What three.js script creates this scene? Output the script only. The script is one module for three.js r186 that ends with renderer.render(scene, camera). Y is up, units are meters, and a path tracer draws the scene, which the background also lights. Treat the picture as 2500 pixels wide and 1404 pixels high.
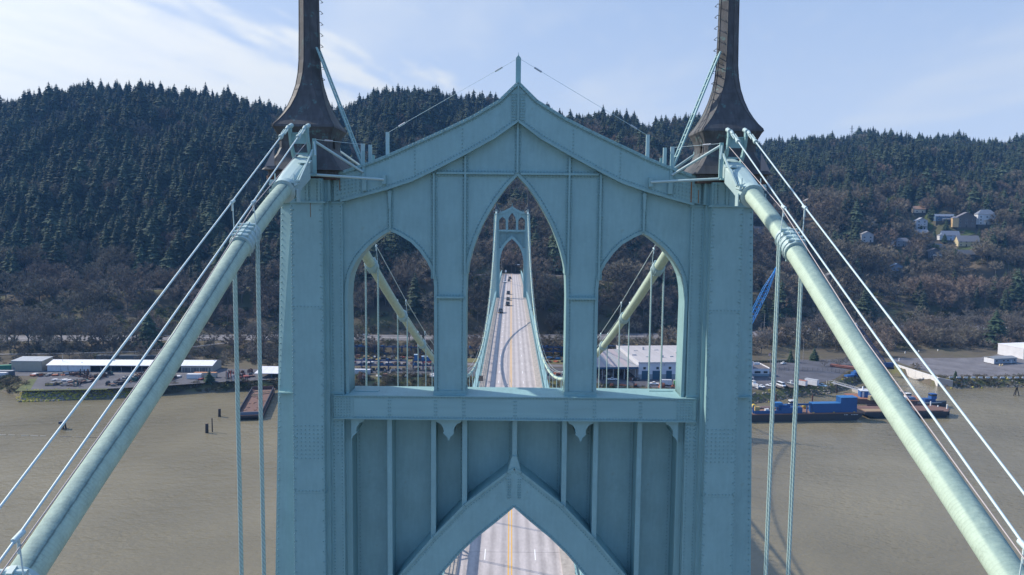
import * as THREE from 'three';
import { mergeGeometries } from 'three/addons/utils/BufferGeometryUtils.js';
import { createNoise2D, createNoise3D } from 'simplex-noise';

// ------------------------------------------------------------------ camera, sky, sun, exposure
const scene = new THREE.Scene();
const camera = new THREE.PerspectiveCamera(40.27, 1024 / 575, 0.5, 6000);
camera.rotation.order = 'YXZ';
camera.position.set(-0.203, 101, 0);
camera.rotation.set(THREE.MathUtils.degToRad(-5.2227), THREE.MathUtils.degToRad(-0.0747), THREE.MathUtils.degToRad(0.5706));
scene.add(camera);

function mulberry(a) { return () => { a |= 0; a = (a + 0x6d2b79f5) | 0; let t = Math.imul(a ^ (a >>> 15), 1 | a); t = (t + Math.imul(t ^ (t >>> 7), 61 | t)) ^ t; return ((t ^ (t >>> 14)) >>> 0) / 4294967296; }; }
const N2 = createNoise2D(mulberry(11)), N3 = createNoise3D(mulberry(12));
const fbm = (x, y, o = 4) => { let s = 0, a = 0.5, f = 1; for (let i = 0; i < o; i++) { s += a * N2(x * f + 17 * i, y * f - 9 * i); a *= 0.5; f *= 2.03; } return s; };
const clamp = (x, a = 0, b = 1) => Math.min(b, Math.max(a, x));
const sstep = (a, b, x) => { const t = clamp((x - a) / (b - a)); return t * t * (3 - 2 * t); };
const lerp = (a, b, t) => a + (b - a) * t;

// thin-cirrus daylight sky, computed for the whole sphere
{
  const W = 2048, H = 1024, d = new Float32Array(W * H * 4);
  for (let j = 0; j < H; j++) for (let i = 0; i < W; i++) {
    const v = (j + 0.5) / H, el = (v - 0.5) * Math.PI, az = ((i + 0.5) / W - 0.5) * 2 * Math.PI;
    const x = Math.cos(el) * Math.cos(az), z = Math.cos(el) * Math.sin(az), y = Math.sin(el);
    const o = (j * W + i) * 4;
    const g = Math.pow(clamp(1 - Math.max(y, 0)), 2.7);
    let r = lerp(0.115, 0.555, g), gg = lerp(0.255, 0.64, g), b = lerp(0.545, 0.76, g);
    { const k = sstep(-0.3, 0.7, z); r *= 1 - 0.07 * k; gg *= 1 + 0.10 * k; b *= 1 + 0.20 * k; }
    const sd = Math.max(0, (-1.15 * x + 1 * y - 0.5 * z) / 1.604);
    const glow = 0.55 * Math.pow(sd, 8) + 0.25 * Math.pow(sd, 3);
    r += glow; gg += glow * 0.97; b += glow * 0.92;
    if (y > 0.005) {
      const X = x / (y + 0.04), Z = z / (y + 0.04);
      const edge = (-1.0 - (Z + 3.5) * 0.2) - X;              // cirrus sheet to the west of this line
      const st = fbm((X + Z * 0.22) * 1.5, Z * 0.42, 5), fine = fbm((X + Z * 0.25) * 5 + 3, Z * 1.5, 4);
      let c = sstep(-0.15, 0.5, edge + st * 0.9 + fine * 0.3) * (0.86 + 0.2 * st + 0.2 * fine);
      const veil = sstep(-0.2, 0.8, fbm((X - Z * 0.1) * 0.55 + 4, Z * 0.22 + 2, 5)) * 0.42 + 0.06 * sstep(0.1, 0.7, fine);
      c = clamp(Math.max(c * sstep(1.2, -1.8, Z), veil) * sstep(0, 0.05, y + 0.02), 0, 0.95);
      r = lerp(r, 0.60 + glow, c); gg = lerp(gg, 0.64 + glow, c); b = lerp(b, 0.68 + glow, c);
    } else { const k = sstep(0, -0.15, y); r = lerp(r, 0.22, k); gg = lerp(gg, 0.22, k); b = lerp(b, 0.22, k); }
    d[o] = r; d[o + 1] = gg; d[o + 2] = b; d[o + 3] = 1;
  }
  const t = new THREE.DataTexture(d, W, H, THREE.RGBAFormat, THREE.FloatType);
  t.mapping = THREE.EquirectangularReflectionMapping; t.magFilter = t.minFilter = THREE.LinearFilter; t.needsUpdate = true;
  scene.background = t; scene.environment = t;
}
const sun = new THREE.DirectionalLight(0xfff3e2, 4.2);
sun.position.set(-115, 160, -290); sun.target.position.set(0, 60, -240);
sun.castShadow = true; sun.shadow.mapSize.set(4096, 4096);
Object.assign(sun.shadow.camera, { left: -500, right: 500, top: 500, bottom: -500, near: 1, far: 1500 });
scene.add(sun, sun.target);
const renderer = new THREE.WebGLRenderer({ antialias: true });
renderer.setSize(1024, 575); renderer.toneMapping = THREE.LinearToneMapping; renderer.toneMappingExposure = 1.32; renderer.shadowMap.enabled = true;
scene.fog = new THREE.FogExp2(new THREE.Color(0.13, 0.32, 0.66), 0.000095);

// ------------------------------------------------------------------ helpers
const used = {};
function numbered(n) { const k = used[n] = (used[n] ?? -1) + 1; return k ? n + '_' + String(k).padStart(3, '0') : n; }
function tag(o, label, category, group, kind) { if (label) o.userData.label = label; if (category) o.userData.category = category; if (group) o.userData.group = group; if (kind) o.userData.kind = kind; return o; }
function thing(name, label, category, pos = [0, 0, 0], turn = 0, group) {
  const o = new THREE.Group(); o.name = numbered(name); o.position.set(...pos); o.rotation.y = turn; scene.add(o);
  return tag(o, label, category, group);
}
function copy(src, label, pos, turn = 0, group) { const c = src.clone(); c.userData = { ...src.userData }; c.name = numbered(src.name.replace(/_\d{3}$/, '')); scene.add(c); if (pos) c.position.set(...pos); c.rotation.y = turn; return tag(c, label, null, group); }
// box-projected uv in metres
function metreUV(g, k = 1) {
  const p = g.attributes.position, n = g.attributes.normal, uv = new Float32Array(p.count * 2);
  for (let i = 0; i < p.count; i++) {
    const x = Math.abs(n.getX(i)), y = Math.abs(n.getY(i)), z = Math.abs(n.getZ(i));
    let u, v;
    if (y > x && y > z) { u = p.getX(i); v = p.getZ(i); } else if (x > z) { u = p.getZ(i); v = p.getY(i); } else { u = p.getX(i); v = p.getY(i); }
    uv[2 * i] = u * k; uv[2 * i + 1] = v * k;
  }
  g.setAttribute('uv', new THREE.BufferAttribute(uv, 2)); return g;
}
function flat(g) { const r = g.index ? g.toNonIndexed() : g; for (const k of Object.keys(r.attributes)) if (!['position', 'normal', 'uv'].includes(k)) r.deleteAttribute(k); return r; }
function join(gs, k = 1, keepUV) { const g = gs.length > 1 ? mergeGeometries(gs.map(flat)) : flat(gs[0].clone()); return keepUV ? g : metreUV(g, k); }
function mesh(name, gs, m, parent, keepUV) {
  const o = new THREE.Mesh(Array.isArray(gs) ? join(gs, 1, keepUV) : gs, m);
  o.castShadow = o.receiveShadow = true;
  if (parent) { o.name = name; parent.add(o); } else { o.name = numbered(name); scene.add(o); }
  return o;
}
function bx(w, h, d, x = 0, y = 0, z = 0, rx = 0, ry = 0, rz = 0) { const g = new THREE.BoxGeometry(w, h, d); if (rx || ry || rz) g.applyMatrix4(new THREE.Matrix4().makeRotationFromEuler(new THREE.Euler(rx, ry, rz))); g.translate(x, y, z); return g; }
const V = (x, y, z) => new THREE.Vector3(x, y, z);
function frameTo(a, b, up = V(0, 1, 0)) {           // matrix whose y axis runs from a to b
  const y = b.clone().sub(a), L = y.length(); y.normalize();
  let z = up.clone().addScaledVector(y, -up.dot(y)); if (z.lengthSq() < 1e-6) { z = V(0, 0, 1); z.addScaledVector(y, -z.dot(y)); }
  z.normalize(); const x = y.clone().cross(z);
  return { m: new THREE.Matrix4().makeBasis(x, y, z).setPosition(a.clone().add(b).multiplyScalar(0.5)), L };
}
function bar(a, b, w, t = w, up) { a = V(...a); b = V(...b); const { m, L } = frameTo(a, b, up && V(...up)); return new THREE.BoxGeometry(w, L, t).applyMatrix4(m); }
function rod(a, b, r, r2 = r, n = 6, open = true) { a = V(...a); b = V(...b); const { m, L } = frameTo(a, b); return new THREE.CylinderGeometry(r2, r, L, n, 1, open).applyMatrix4(m); }
function ext(pts, depth, z0 = -depth / 2, holes = [], bevel = 0) {
  const s = new THREE.Shape(pts.map((p) => new THREE.Vector2(...p)));
  for (const h of holes) s.holes.push(new THREE.Path(h.map((p) => new THREE.Vector2(...p))));
  const g = new THREE.ExtrudeGeometry(s, { depth: depth - 2 * bevel, bevelEnabled: bevel > 0, bevelSize: bevel, bevelThickness: bevel, bevelOffset: -bevel, bevelSegments: 1 });
  g.translate(0, 0, z0 + bevel); return g;
}
function loft(levels, caps = true) {                 // levels: arrays of [x,y,z] rings with the same count, flat shaded
  const P = []; const n = levels[0].length, tri = (a, b, c) => P.push(...a, ...b, ...c);
  for (let i = 0; i + 1 < levels.length; i++) for (let j = 0; j < n; j++) { const k = (j + 1) % n, A = levels[i][j], B = levels[i][k], C = levels[i + 1][k], D = levels[i + 1][j]; tri(A, B, C); tri(A, C, D); }
  if (caps) for (const [L, f] of [[levels[0], 1], [levels.at(-1), 0]]) for (let j = 1; j + 1 < n; j++) f ? tri(L[0], L[j + 1], L[j]) : tri(L[0], L[j], L[j + 1]);
  const g = new THREE.BufferGeometry(); g.setAttribute('position', new THREE.Float32BufferAttribute(P, 3)); g.computeVertexNormals(); return metreUV(g);
}
function sheet(pts, y, k = 1) {                      // flat polygon of [x, z] at height y
  const s = new THREE.Shape(pts.map(([x, z]) => new THREE.Vector2(x, -z))); const g = new THREE.ShapeGeometry(s); g.rotateX(-Math.PI / 2); g.translate(0, y, 0); return metreUV(g, k);
}

// ------------------------------------------------------------------ materials
function tex(n, fn, srgb = true, rep = 1, m = n) {
  const d = new Uint8Array(n * m * 4);
  for (let j = 0; j < m; j++) for (let i = 0; i < n; i++) { const c = fn(i / n, j / m, i, j); const o = (j * n + i) * 4; for (let k = 0; k < 3; k++) d[o + k] = clamp(c[k]) * 255; d[o + 3] = 255; }
  const t = new THREE.DataTexture(d, n, m, THREE.RGBAFormat); t.wrapS = t.wrapT = THREE.RepeatWrapping; t.magFilter = THREE.LinearFilter; t.minFilter = THREE.LinearMipmapLinearFilter; t.generateMipmaps = true;
  if (srgb) t.colorSpace = THREE.SRGBColorSpace; t.repeat.set(...(Array.isArray(rep) ? rep : [rep, rep])); t.needsUpdate = true; return t;
}
const tn = (u, v, f, o = 4, s = 0) => {              // tileable noise on a torus-ish blend
  const a = fbm(u * f + s, v * f + s, o), b = fbm((u - 1) * f + s, v * f + s, o), c = fbm(u * f + s, (v - 1) * f + s, o), d = fbm((u - 1) * f + s, (v - 1) * f + s, o);
  return lerp(lerp(a, b, u), lerp(c, d, u), v) * 1.35;
};
const std = (r, g, b, rough = 0.8, o = {}) => new THREE.MeshStandardMaterial({ color: new THREE.Color().setRGB(r, g, b), roughness: rough, ...o });
const S2 = (c) => Math.pow(c, 1 / 2.2);
const shade = (fn) => (u, v) => { const k = fn(u, v); return Array.isArray(k) ? k : [k, k, k]; };

const paintMap = tex(512, shade((u, v) => {          // weathered gloss paint: soft mottling, faint runs
  const m = tn(u, v, 3, 4), f = tn(u, v, 18, 3, 5), run = tn(u * 1, v * 0.12, 26, 2, 9);
  const k = 0.94 + 0.045 * m + 0.02 * f + 0.025 * run; const ru = clamp((tn(u, v, 9, 3, 40) - 0.52) * 3) * 0.12;
  return [k * (1 - ru * 0.2), k * (1 - ru * 0.7), k * (1 - ru)];
}), true, 1 / 5);
const paintBump = tex(256, shade((u, v) => 0.5 + 0.35 * tn(u, v, 5, 3, 3) + 0.15 * tn(u, v, 30, 2, 4)), false, 1 / 3);
const M = {};
M.paint = std(0.265, 0.452, 0.475, 0.58, { map: paintMap, bumpMap: paintBump, bumpScale: 0.004 });
M.paint2 = std(0.245, 0.425, 0.445, 0.55, { map: paintMap, bumpMap: paintBump, bumpScale: 0.004 });
M.rivet = std(0.185, 0.33, 0.345, 0.4);
M.bright = std(0.42, 0.57, 0.58, 0.5, { map: paintMap });
const wrapBump = tex(256, shade((u, v) => {          // u round the cable, v along: wire wrapping turns and cracked filler
  const ring = 0.5 + 0.5 * Math.sin(v * Math.PI * 2 * 22 + Math.sin(u * 6.283) * 0.6); const cr = Math.abs(tn(u, v, 14, 3, 21)); const fold = 1 - Math.abs(tn(u, v, 5, 4, 8));
  return 0.28 * Math.pow(ring, 4) + 0.3 * fold + 0.25 * clamp(cr * 5);
}), false, 1);
const wrapMap = tex(256, shade((u, v) => { const m = tn(u, v, 4, 4, 31), f = tn(u, v, 20, 3, 33), ring = Math.pow(0.5 + 0.5 * Math.sin(v * Math.PI * 2 * 22 + Math.sin(u * 6.283) * 0.6), 8); const cr = clamp(1 - Math.abs(tn(u, v, 9, 4, 51)) * 9); const dw = (u + 0.006 * tn(u, v, 6, 3, 88)), dirt = sstep(0.10, 0.16, dw) * sstep(0.385, 0.34, dw) * clamp(0.8 + 0.5 * tn(u, v, 7, 4, 89)); const seam = sstep(0.012, 0.003, Math.abs(dw - 0.145)); const k = (1 - 0.22 * dirt - 0.22 * seam) * (0.95 + 0.05 * m + 0.04 * f - 0.07 * ring * clamp(0.5 + tn(u, v, 3, 2, 77)) - 0.08 * cr * clamp(tn(u, v, 2, 2, 70) * 2.5 + 0.4)); return [k * (1 - 0.06 * dirt), k, k * (0.98 + 0.06 * dirt)]; }), true, 1);
M.cable = std(0.45, 0.575, 0.495, 0.8, { map: wrapMap, bumpMap: wrapBump, bumpScale: 0.004 });
const twistT = tex(32, shade((u, v) => { const s = 0.5 + 0.5 * Math.sin((u * 2 + v * 2) * Math.PI * 2); return 0.88 + 0.12 * s; }), true, 1);
M.rope = std(0.40, 0.55, 0.53, 0.5, { map: twistT, bumpMap: tex(32, shade((u, v) => 0.5 + 0.5 * Math.sin((u * 2 + v * 2) * Math.PI * 2)), false, 1), bumpScale: 0.006 });
M.hand = std(0.48, 0.60, 0.62, 0.45);
const bronzeMap = tex(512, shade((u, v) => {
  const m = tn(u, v, 4, 4, 60), st = tn(u, v * 0.25, 14, 3, 61), ver = clamp((tn(u, v, 3.2, 5, 66) - 0.27) * 5) * clamp(0.4 + tn(u, v, 16, 3, 67) * 1.6);
  const base = [0.275 + 0.05 * m + 0.04 * st, 0.285 + 0.05 * m + 0.04 * st, 0.305 + 0.055 * m + 0.04 * st], g = [0.33, 0.47, 0.47];
  return base.map((c, i) => lerp(c, g[i], ver * 0.85));
}), true, 1 / 2.6);
M.bronze = std(1, 1, 1, 0.68, { map: bronzeMap, metalness: 0.05, bumpMap: paintBump, bumpScale: 0.008 });
M.rust = std(0.10, 0.065, 0.055, 0.9, { map: paintMap });
M.iron = std(0.03, 0.032, 0.036, 0.6);
M.steel = std(0.45, 0.46, 0.48, 0.4, { metalness: 0.6 });
const concMap = tex(512, shade((u, v) => 0.9 + 0.1 * tn(u, v, 5, 4, 90) + 0.06 * tn(u, v, 30, 3, 91)), true, 1 / 6);
M.conc = std(0.42, 0.40, 0.38, 0.9, { map: concMap });
const roadMap = tex(256, shade((u, v) => {           // u across the deck, v along
  const X = u * 4, lane = X - Math.floor(X), tyre = Math.exp(-Math.pow((lane - 0.27) / 0.13, 2)) + Math.exp(-Math.pow((lane - 0.75) / 0.13, 2));
  const k = 0.95 - 0.125 * tyre + 0.05 * tn(u, v, 4, 4, 100) + 0.05 * tn(u, v, 24, 3, 101) + 0.04 * tn(u * 1, v * 0.1, 22, 2, 102); return [k, k * 0.985, k * 0.985];
}), true, 1, 512);
M.road = std(0.50, 0.475, 0.475, 0.85, { map: roadMap });
M.walk = std(0.44, 0.40, 0.37, 0.9, { map: concMap });
M.yellow = std(0.62, 0.36, 0.09, 0.7); M.white = std(0.78, 0.78, 0.78, 0.6);
const aspMap = tex(512, shade((u, v) => { const k = 0.86 + 0.16 * tn(u, v, 3, 5, 110) + 0.07 * tn(u, v, 24, 3, 111) - 0.25 * clamp((tn(u, v, 4, 3, 113) - 0.5) * 4); return [k, k, k * 1.03]; }), true, 1 / 45);
M.asphalt = std(0.105, 0.108, 0.122, 0.9, { map: aspMap });
M.asphalt2 = std(0.19, 0.183, 0.185, 0.9, { map: aspMap });
M.gravel = std(0.19, 0.18, 0.17, 0.95, { map: aspMap });
M.glass = std(0.03, 0.04, 0.05, 0.12); M.dark = std(0.02, 0.02, 0.022, 0.8); M.tyre = std(0.018, 0.018, 0.018, 0.9);
M.grass = std(0.10, 0.125, 0.035, 0.95, { map: aspMap });
const C = (r, g, b, rough = 0.6) => { const k = 'c' + [r, g, b, rough]; return M[k] ??= std(r, g, b, rough, { map: paintMap }); };

// ------------------------------------------------------------------ land, river, roads
const SHORE = [[-2500, -200], [-1200, -380], [-400, -432], [-290, -436], [-272, -424], [-261, -409], [-243, -412], [-221, -421], [-195, -428], [-160, -437], [-133, -444], [-92, -450], [-30, -452], [40, -442], [80, -426], [110, -414], [130, -418], [150, -429], [168, -441], [186, -447], [197, -455], [217, -479], [238, -500], [250, -506], [256, -487], [259, -469], [267, -464], [292, -468], [313, -470], [600, -490], [1400, -560], [3000, -700]];
function shoreZ(x) { for (let i = 0; i + 1 < SHORE.length; i++) if (x <= SHORE[i + 1][0]) { const [a, b] = [SHORE[i], SHORE[i + 1]]; return lerp(a[1], b[1], (x - a[0]) / (b[0] - a[0])); } return SHORE.at(-1)[1]; }
const PROF = [
  [-0.65, [[430, 5], [500, 5], [516, 9], [527, 12], [560, 12], [600, 22], [640, 37], [720, 72], [850, 135], [1020, 210], [1150, 248], [1400, 254], [2000, 230]]],
  [-0.31, [[450, 5], [525, 5], [538, 10], [547, 12], [572, 12], [610, 25], [640, 42], [720, 74], [850, 133], [1020, 204], [1150, 235], [1400, 238], [2000, 230]]],
  [-0.08, [[450, 5], [540, 5], [548, 10], [552, 12], [576, 12], [600, 24], [640, 51], [680, 64], [760, 100], [850, 142], [1000, 205], [1250, 264], [1500, 268], [2000, 240]]],
  [0.13, [[450, 5], [545, 5], [558, 9], [564, 12], [587, 12], [610, 24], [645, 51], [690, 68], [760, 98], [900, 160], [1150, 217], [1400, 210], [2000, 200]]],
  [0.24, [[450, 5], [530, 5], [568, 9], [577, 12], [606, 12], [640, 26], [680, 46], [740, 66], [820, 104], [980, 165], [1130, 208], [1300, 205], [1600, 205], [2000, 200]]],
  [0.31, [[450, 5], [530, 5], [575, 10], [583, 12], [622, 12], [660, 28], [710, 46], [800, 83], [950, 130], [1150, 176], [1500, 228], [1800, 234], [2000, 245]]],
  [0.45, [[450, 5], [540, 5], [605, 8], [620, 12], [655, 12], [690, 28], [760, 54], [860, 99], [980, 142], [1150, 188], [1500, 233], [1800, 238], [2000, 250]]],
  [0.65, [[450, 5], [560, 5], [622, 9], [636, 12], [680, 12], [712, 30], [770, 55], [860, 100], [980, 140], [1150, 185], [1500, 230], [1800, 236], [2000, 250]]],
];
const prof1 = (P, d) => { if (d <= P[0][0]) return P[0][1]; for (let i = 0; i + 1 < P.length; i++) if (d <= P[i + 1][0]) return lerp(P[i][1], P[i + 1][1], (d - P[i][0]) / (P[i + 1][0] - P[i][0])); return P.at(-1)[1]; };
function profH(t, d) {
  if (t <= PROF[0][0]) return prof1(PROF[0][1], d); if (t >= PROF.at(-1)[0]) return prof1(PROF.at(-1)[1], d);
  for (let i = 0; i + 1 < PROF.length; i++) if (t <= PROF[i + 1][0]) { const k = (t - PROF[i][0]) / (PROF[i + 1][0] - PROF[i][0]), s = k * k * (3 - 2 * k); return lerp(prof1(PROF[i][1], d), prof1(PROF[i + 1][1], d), s); }
}
// roads that bench into the slope: [x, y, z] centre lines
const HILLROAD = [[-900, 22, -560], [-560, 31, -610], [-420, 33, -635], [-354, 36, -640], [-186, 42.5, -640], [-130, 46, -640], [-62, 50, -642], [-14, 53.2, -645], [6, 53.4, -647], [24, 53.2, -648], [62, 50.2, -650], [94, 46, -655], [160, 40, -672], [250, 35, -695], [325, 32, -715], [352, 31, -722], [470, 24, -738], [600, 20, -745], [900, 18, -760]];
const HIGHWAY = [[-1200, 12, -430], [-600, 12, -510], [-357, 12, -543], [-176, 12, -560], [-115, 12, -563], [-57, 12, -565], [63, 12, -577], [130, 12, -588], [184, 12, -598], [286, 12, -637], [434, 12, -658], [560, 12, -690], [1200, 12, -860]];
const PATH = [[-420, 8, -495], [-300, 8.4, -505], [-250, 9, -512], [-215, 10.6, -524], [-190, 11.8, -542]];
function polyNear(P, x, z) {
  let best = 1e9, y = 0;
  for (let i = 0; i + 1 < P.length; i++) { const a = P[i], b = P[i + 1], dx = b[0] - a[0], dz = b[2] - a[2]; const t = clamp(((x - a[0]) * dx + (z - a[2]) * dz) / (dx * dx + dz * dz)); const d = Math.hypot(x - a[0] - dx * t, z - a[2] - dz * t); if (d < best) { best = d; y = lerp(a[1], b[1], t); } }
  return [best, y];
}
const RD = [[-0.8, -20], [-0.65, -17], [-0.5, 8], [-0.42, 8], [-0.36, -6], [-0.31, -14], [-0.218, -18], [-0.15, 0], [-0.12, 2], [-0.06, -6], [0.1, 0], [0.17, 2], [0.25, -4], [0.32, -12], [0.47, -3], [0.56, -12], [0.65, -8], [0.8, -8]];
const ridgeD = (t) => { for (let i = 0; i + 1 < RD.length; i++) if (t <= RD[i + 1][0]) return lerp(RD[i][1], RD[i + 1][1], sstep(RD[i][0], RD[i + 1][0], t)); return -8; };
function landH(x, z) {
  const d = shoreZ(x) - z, t = x / Math.max(60, -z);
  if (d < 0) return Math.max(-4, d * 0.45 - 0.02);
  const wall = sstep(250, 256, x) * sstep(262, 256, x);
  let h = Math.min(profH(t, -z), 5 * sstep(0, 9, d) + Math.max(0, d - 9) * 2);
  const hill = sstep(14, 45, h); h += ridgeD(t) * sstep(680, 1120, -z) * hill;
  if (h > 11) {
    const far = sstep(500, 900, -z);
    h += hill * (fbm(x / 170 + 3, z / 170, 4) * 30 * far + fbm(x / 45, z / 45, 3) * 4);
  } else if (h > 4.99) h += 0.0;
  else h += fbm(x / 6, z / 6, 3) * 0.5 * sstep(0, 3, d) * sstep(9, 6, d);
  if (x > 222 && x < 262 && z < -468 && z > -516) { const f = (z + 514) / 43.5, xw = lerp(255.4, 260.5, f) + 0.5; if (x < xw) h = Math.min(h, lerp(h, lerp(5, -0.9, clamp(f * 2.3)), sstep(222, 236, x))); }
  if (z < -480) {
    const [r1, y1] = polyNear(HILLROAD, x, z); if (r1 < 26) h = lerp(y1 - 0.3, h, sstep(6.5, 26, r1));
    const [r2, y2] = polyNear(HIGHWAY, x, z); if (r2 < 30) h = lerp(y2 - 0.25, h, sstep(16, 30, r2));
    const [r3, y3] = polyNear(PATH, x, z); if (r3 < 9) h = lerp(y3 - 0.2, h, sstep(3, 9, r3));
  }
  return h;
}
{ // one ground sheet from the river bed to beyond the ridge
  const zs = []; for (let z = -340; z > -2600;) { zs.push(z); z -= z > -420 ? 5 : z > -700 ? 3.2 : z > -1000 ? 7 : z > -1300 ? 12 : 40; }
  const nx = 420, P = [], Cc = [], I = [];
  for (const z of zs) for (let i = 0; i <= nx; i++) {
    const s = (i / nx) * 2 - 1, t = 1.5 * s * (0.55 + 0.45 * s * s); const x = t * Math.max(560, -z); const y = landH(x, z); P.push(x, y, z);
    const n = 0.5 + 0.5 * fbm(x / 25, z / 25, 4), m = 0.5 + 0.5 * fbm(x / 9 + 50, z / 9, 3), gr = sstep(0.45, 0.75, 0.5 + 0.5 * fbm(x / 60 + 9, z / 60, 3));
    let c = [lerp(0.055, 0.10, n) * (0.75 + 0.5 * m), lerp(0.045, 0.08, n) * (0.75 + 0.5 * m), lerp(0.03, 0.055, n) * (0.75 + 0.5 * m)];
    c = [lerp(c[0], 0.07 * (0.6 + 0.8 * m), gr * 0.7), lerp(c[1], 0.085 * (0.6 + 0.8 * m), gr * 0.7), lerp(c[2], 0.028 * (0.6 + 0.8 * m), gr * 0.7)];
    if (y < 12.5) { const b = 0.65 + 0.7 * m; c = c.map((v, q) => lerp(v, [0.088, 0.073, 0.046][q] * b, 0.75)); } if (y < 4.9) { const b = 0.6 + 0.8 * m; c = [0.13 * b, 0.125 * b, 0.045 * b]; } if (y < 1.0) c = [0.12, 0.10, 0.075];
    Cc.push(...c);
  }
  for (let j = 0; j + 1 < zs.length; j++) for (let i = 0; i < nx; i++) { const a = j * (nx + 1) + i, b = a + 1, c = a + nx + 1, d = c + 1; I.push(a, b, d, a, d, c); }
  const g = new THREE.BufferGeometry(); g.setAttribute('position', new THREE.Float32BufferAttribute(P, 3)); g.setAttribute('color', new THREE.Float32BufferAttribute(Cc, 3)); g.setIndex(I); g.computeVertexNormals();
  const o = new THREE.Mesh(g, new THREE.MeshStandardMaterial({ vertexColors: true, roughness: 1 })); o.name = 'terrain'; o.receiveShadow = true; scene.add(o);
  tag(o, 'wooded hillside and flat river bank rising to a forested ridge', 'terrain', null, 'structure');
}
{ // river
  const nrm = (sc, amp, seed) => { const n = 512; const H = (i, j) => { const u = ((i + n) % n) / n, v = ((j + n) % n) / n; return tn(u, v, sc, 4, seed) + 0.5 * tn(u, v, sc * 4, 3, seed + 3); }; const h = new Float32Array(n * n); for (let j = 0; j < n; j++) for (let i = 0; i < n; i++) h[j * n + i] = H(i, j); return tex(n, (u, v, i, j) => { const a = h[j * n + (i + 1) % n] - h[j * n + (i + n - 1) % n], b = h[((j + 1) % n) * n + i] - h[((j + n - 1) % n) * n + i]; const l = Math.hypot(a * amp, b * amp, 1); return [0.5 - 0.5 * a * amp / l, 0.5 - 0.5 * b * amp / l, 0.5 + 0.5 / l]; }, false, 1); };
  const nm = nrm(5, 2.1, 200); nm.repeat.set(1 / 60, 1 / 34);
  const wm = tex(512, shade((u, v) => { const k = 0.90 + 0.16 * tn(u, v, 3, 4, 300); return [k, k, k]; }), true, 1 / 420);
  const m = new THREE.MeshPhysicalMaterial({ color: new THREE.Color().setRGB(0.216, 0.189, 0.124), roughness: 0.22, specularIntensity: 0.7, map: wm, normalMap: nm, normalScale: new THREE.Vector2(0.36, 0.36) }); m.ior = 1.33;
  const g = new THREE.PlaneGeometry(9000, 4600); g.rotateX(-Math.PI / 2); g.translate(0, 0, 1500); metreUV(g);
  const o = new THREE.Mesh(g, m); o.name = 'river'; o.receiveShadow = true; scene.add(o); tag(o, 'wide muddy brown river with small ripples', 'river', null, 'structure');
}
function ribbon(P, halfL, halfR, lift, step = 6) {    // road strip following a centre line
  const pts = []; for (let i = 0; i + 1 < P.length; i++) { const n = Math.max(1, Math.round(Math.hypot(P[i + 1][0] - P[i][0], P[i + 1][2] - P[i][2]) / step)); for (let k = 0; k < n; k++) pts.push(P[i].map((v, q) => lerp(v, P[i + 1][q], k / n))); } pts.push(P.at(-1));
  const pos = [], uv = [], I = []; let L = 0;
  pts.forEach((p, i) => { const a = pts[Math.max(0, i - 1)], b = pts[Math.min(pts.length - 1, i + 1)]; const dx = b[0] - a[0], dz = b[2] - a[2], l = Math.hypot(dx, dz), nx = -dz / l, nz = dx / l; if (i) L += Math.hypot(p[0] - pts[i - 1][0], p[2] - pts[i - 1][2]); pos.push(p[0] + nx * halfL, p[1] + lift, p[2] + nz * halfL, p[0] + nx * halfR, p[1] + lift, p[2] + nz * halfR); uv.push(halfL, L, halfR, L); });
  for (let i = 0; i + 1 < pts.length; i++) I.push(2 * i, 2 * i + 1, 2 * i + 3, 2 * i, 2 * i + 3, 2 * i + 2);
  const g = new THREE.BufferGeometry(); g.setAttribute('position', new THREE.Float32BufferAttribute(pos, 3)); g.setAttribute('uv', new THREE.Float32BufferAttribute(uv, 2)); g.setIndex(I); g.computeVertexNormals(); if (g.attributes.normal.getY(0) < 0) { g.setIndex(I.reverse()); g.computeVertexNormals(); }
  return g;
}
const road = (name, label, P, a, b, lift, m, kind = 'structure') => tag(mesh(name, ribbon(P, a, b, lift), m), label, 'road', null, kind);
road('highway', 'grey multi-lane highway along the foot of the wooded hill', HIGHWAY, -13, 13, 0.02, M.asphalt2);
tag(mesh('lane_marking', [-12, -0.3, 0.3, 12].map((o) => ribbon(HIGHWAY, o - 0.1, o + 0.1, 0.03)), M.white), 'thin painted lines along the highway', 'road marking', null, 'structure');
road('hill_road', 'narrow road climbing across the wooded slope to the bridge end', HILLROAD, -5, 5, 0.02, M.asphalt2);
road('path', 'narrow path slanting up the bank below the highway', PATH, -1.6, 1.6, 0.05, M.gravel);
function guardrail(P, off, label, from, to) {
  const t = thing('guardrail', label, 'guardrail'); const q = []; for (let i = 0; i + 1 < P.length; i++) { const n = Math.ceil(Math.hypot(P[i + 1][0] - P[i][0], P[i + 1][2] - P[i][2]) / 8); for (let k = 0; k < n; k++) { const dx = P[i + 1][0] - P[i][0], dz = P[i + 1][2] - P[i][2], l = Math.hypot(dx, dz); q.push([lerp(P[i][0], P[i + 1][0], k / n) - dz / l * off, lerp(P[i][1], P[i + 1][1], k / n), lerp(P[i][2], P[i + 1][2], k / n) + dx / l * off]); } }
  const r = q.filter((p) => p[0] > from && p[0] < to); mesh('rail', r.slice(1).map((p, i) => bar([r[i][0], r[i][1] + 0.75, r[i][2]], [p[0], p[1] + 0.75, p[2]], 0.35, 0.08, [0, 1, 0])), M.steel, t);
  r.forEach((p) => mesh('post', bx(0.18, 0.9, 0.18, p[0], p[1] + 0.35, p[2]), M.conc, t));
}
guardrail(HIGHWAY, 13.6, 'long steel guardrail on the river side of the highway', -420, 470);
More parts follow.
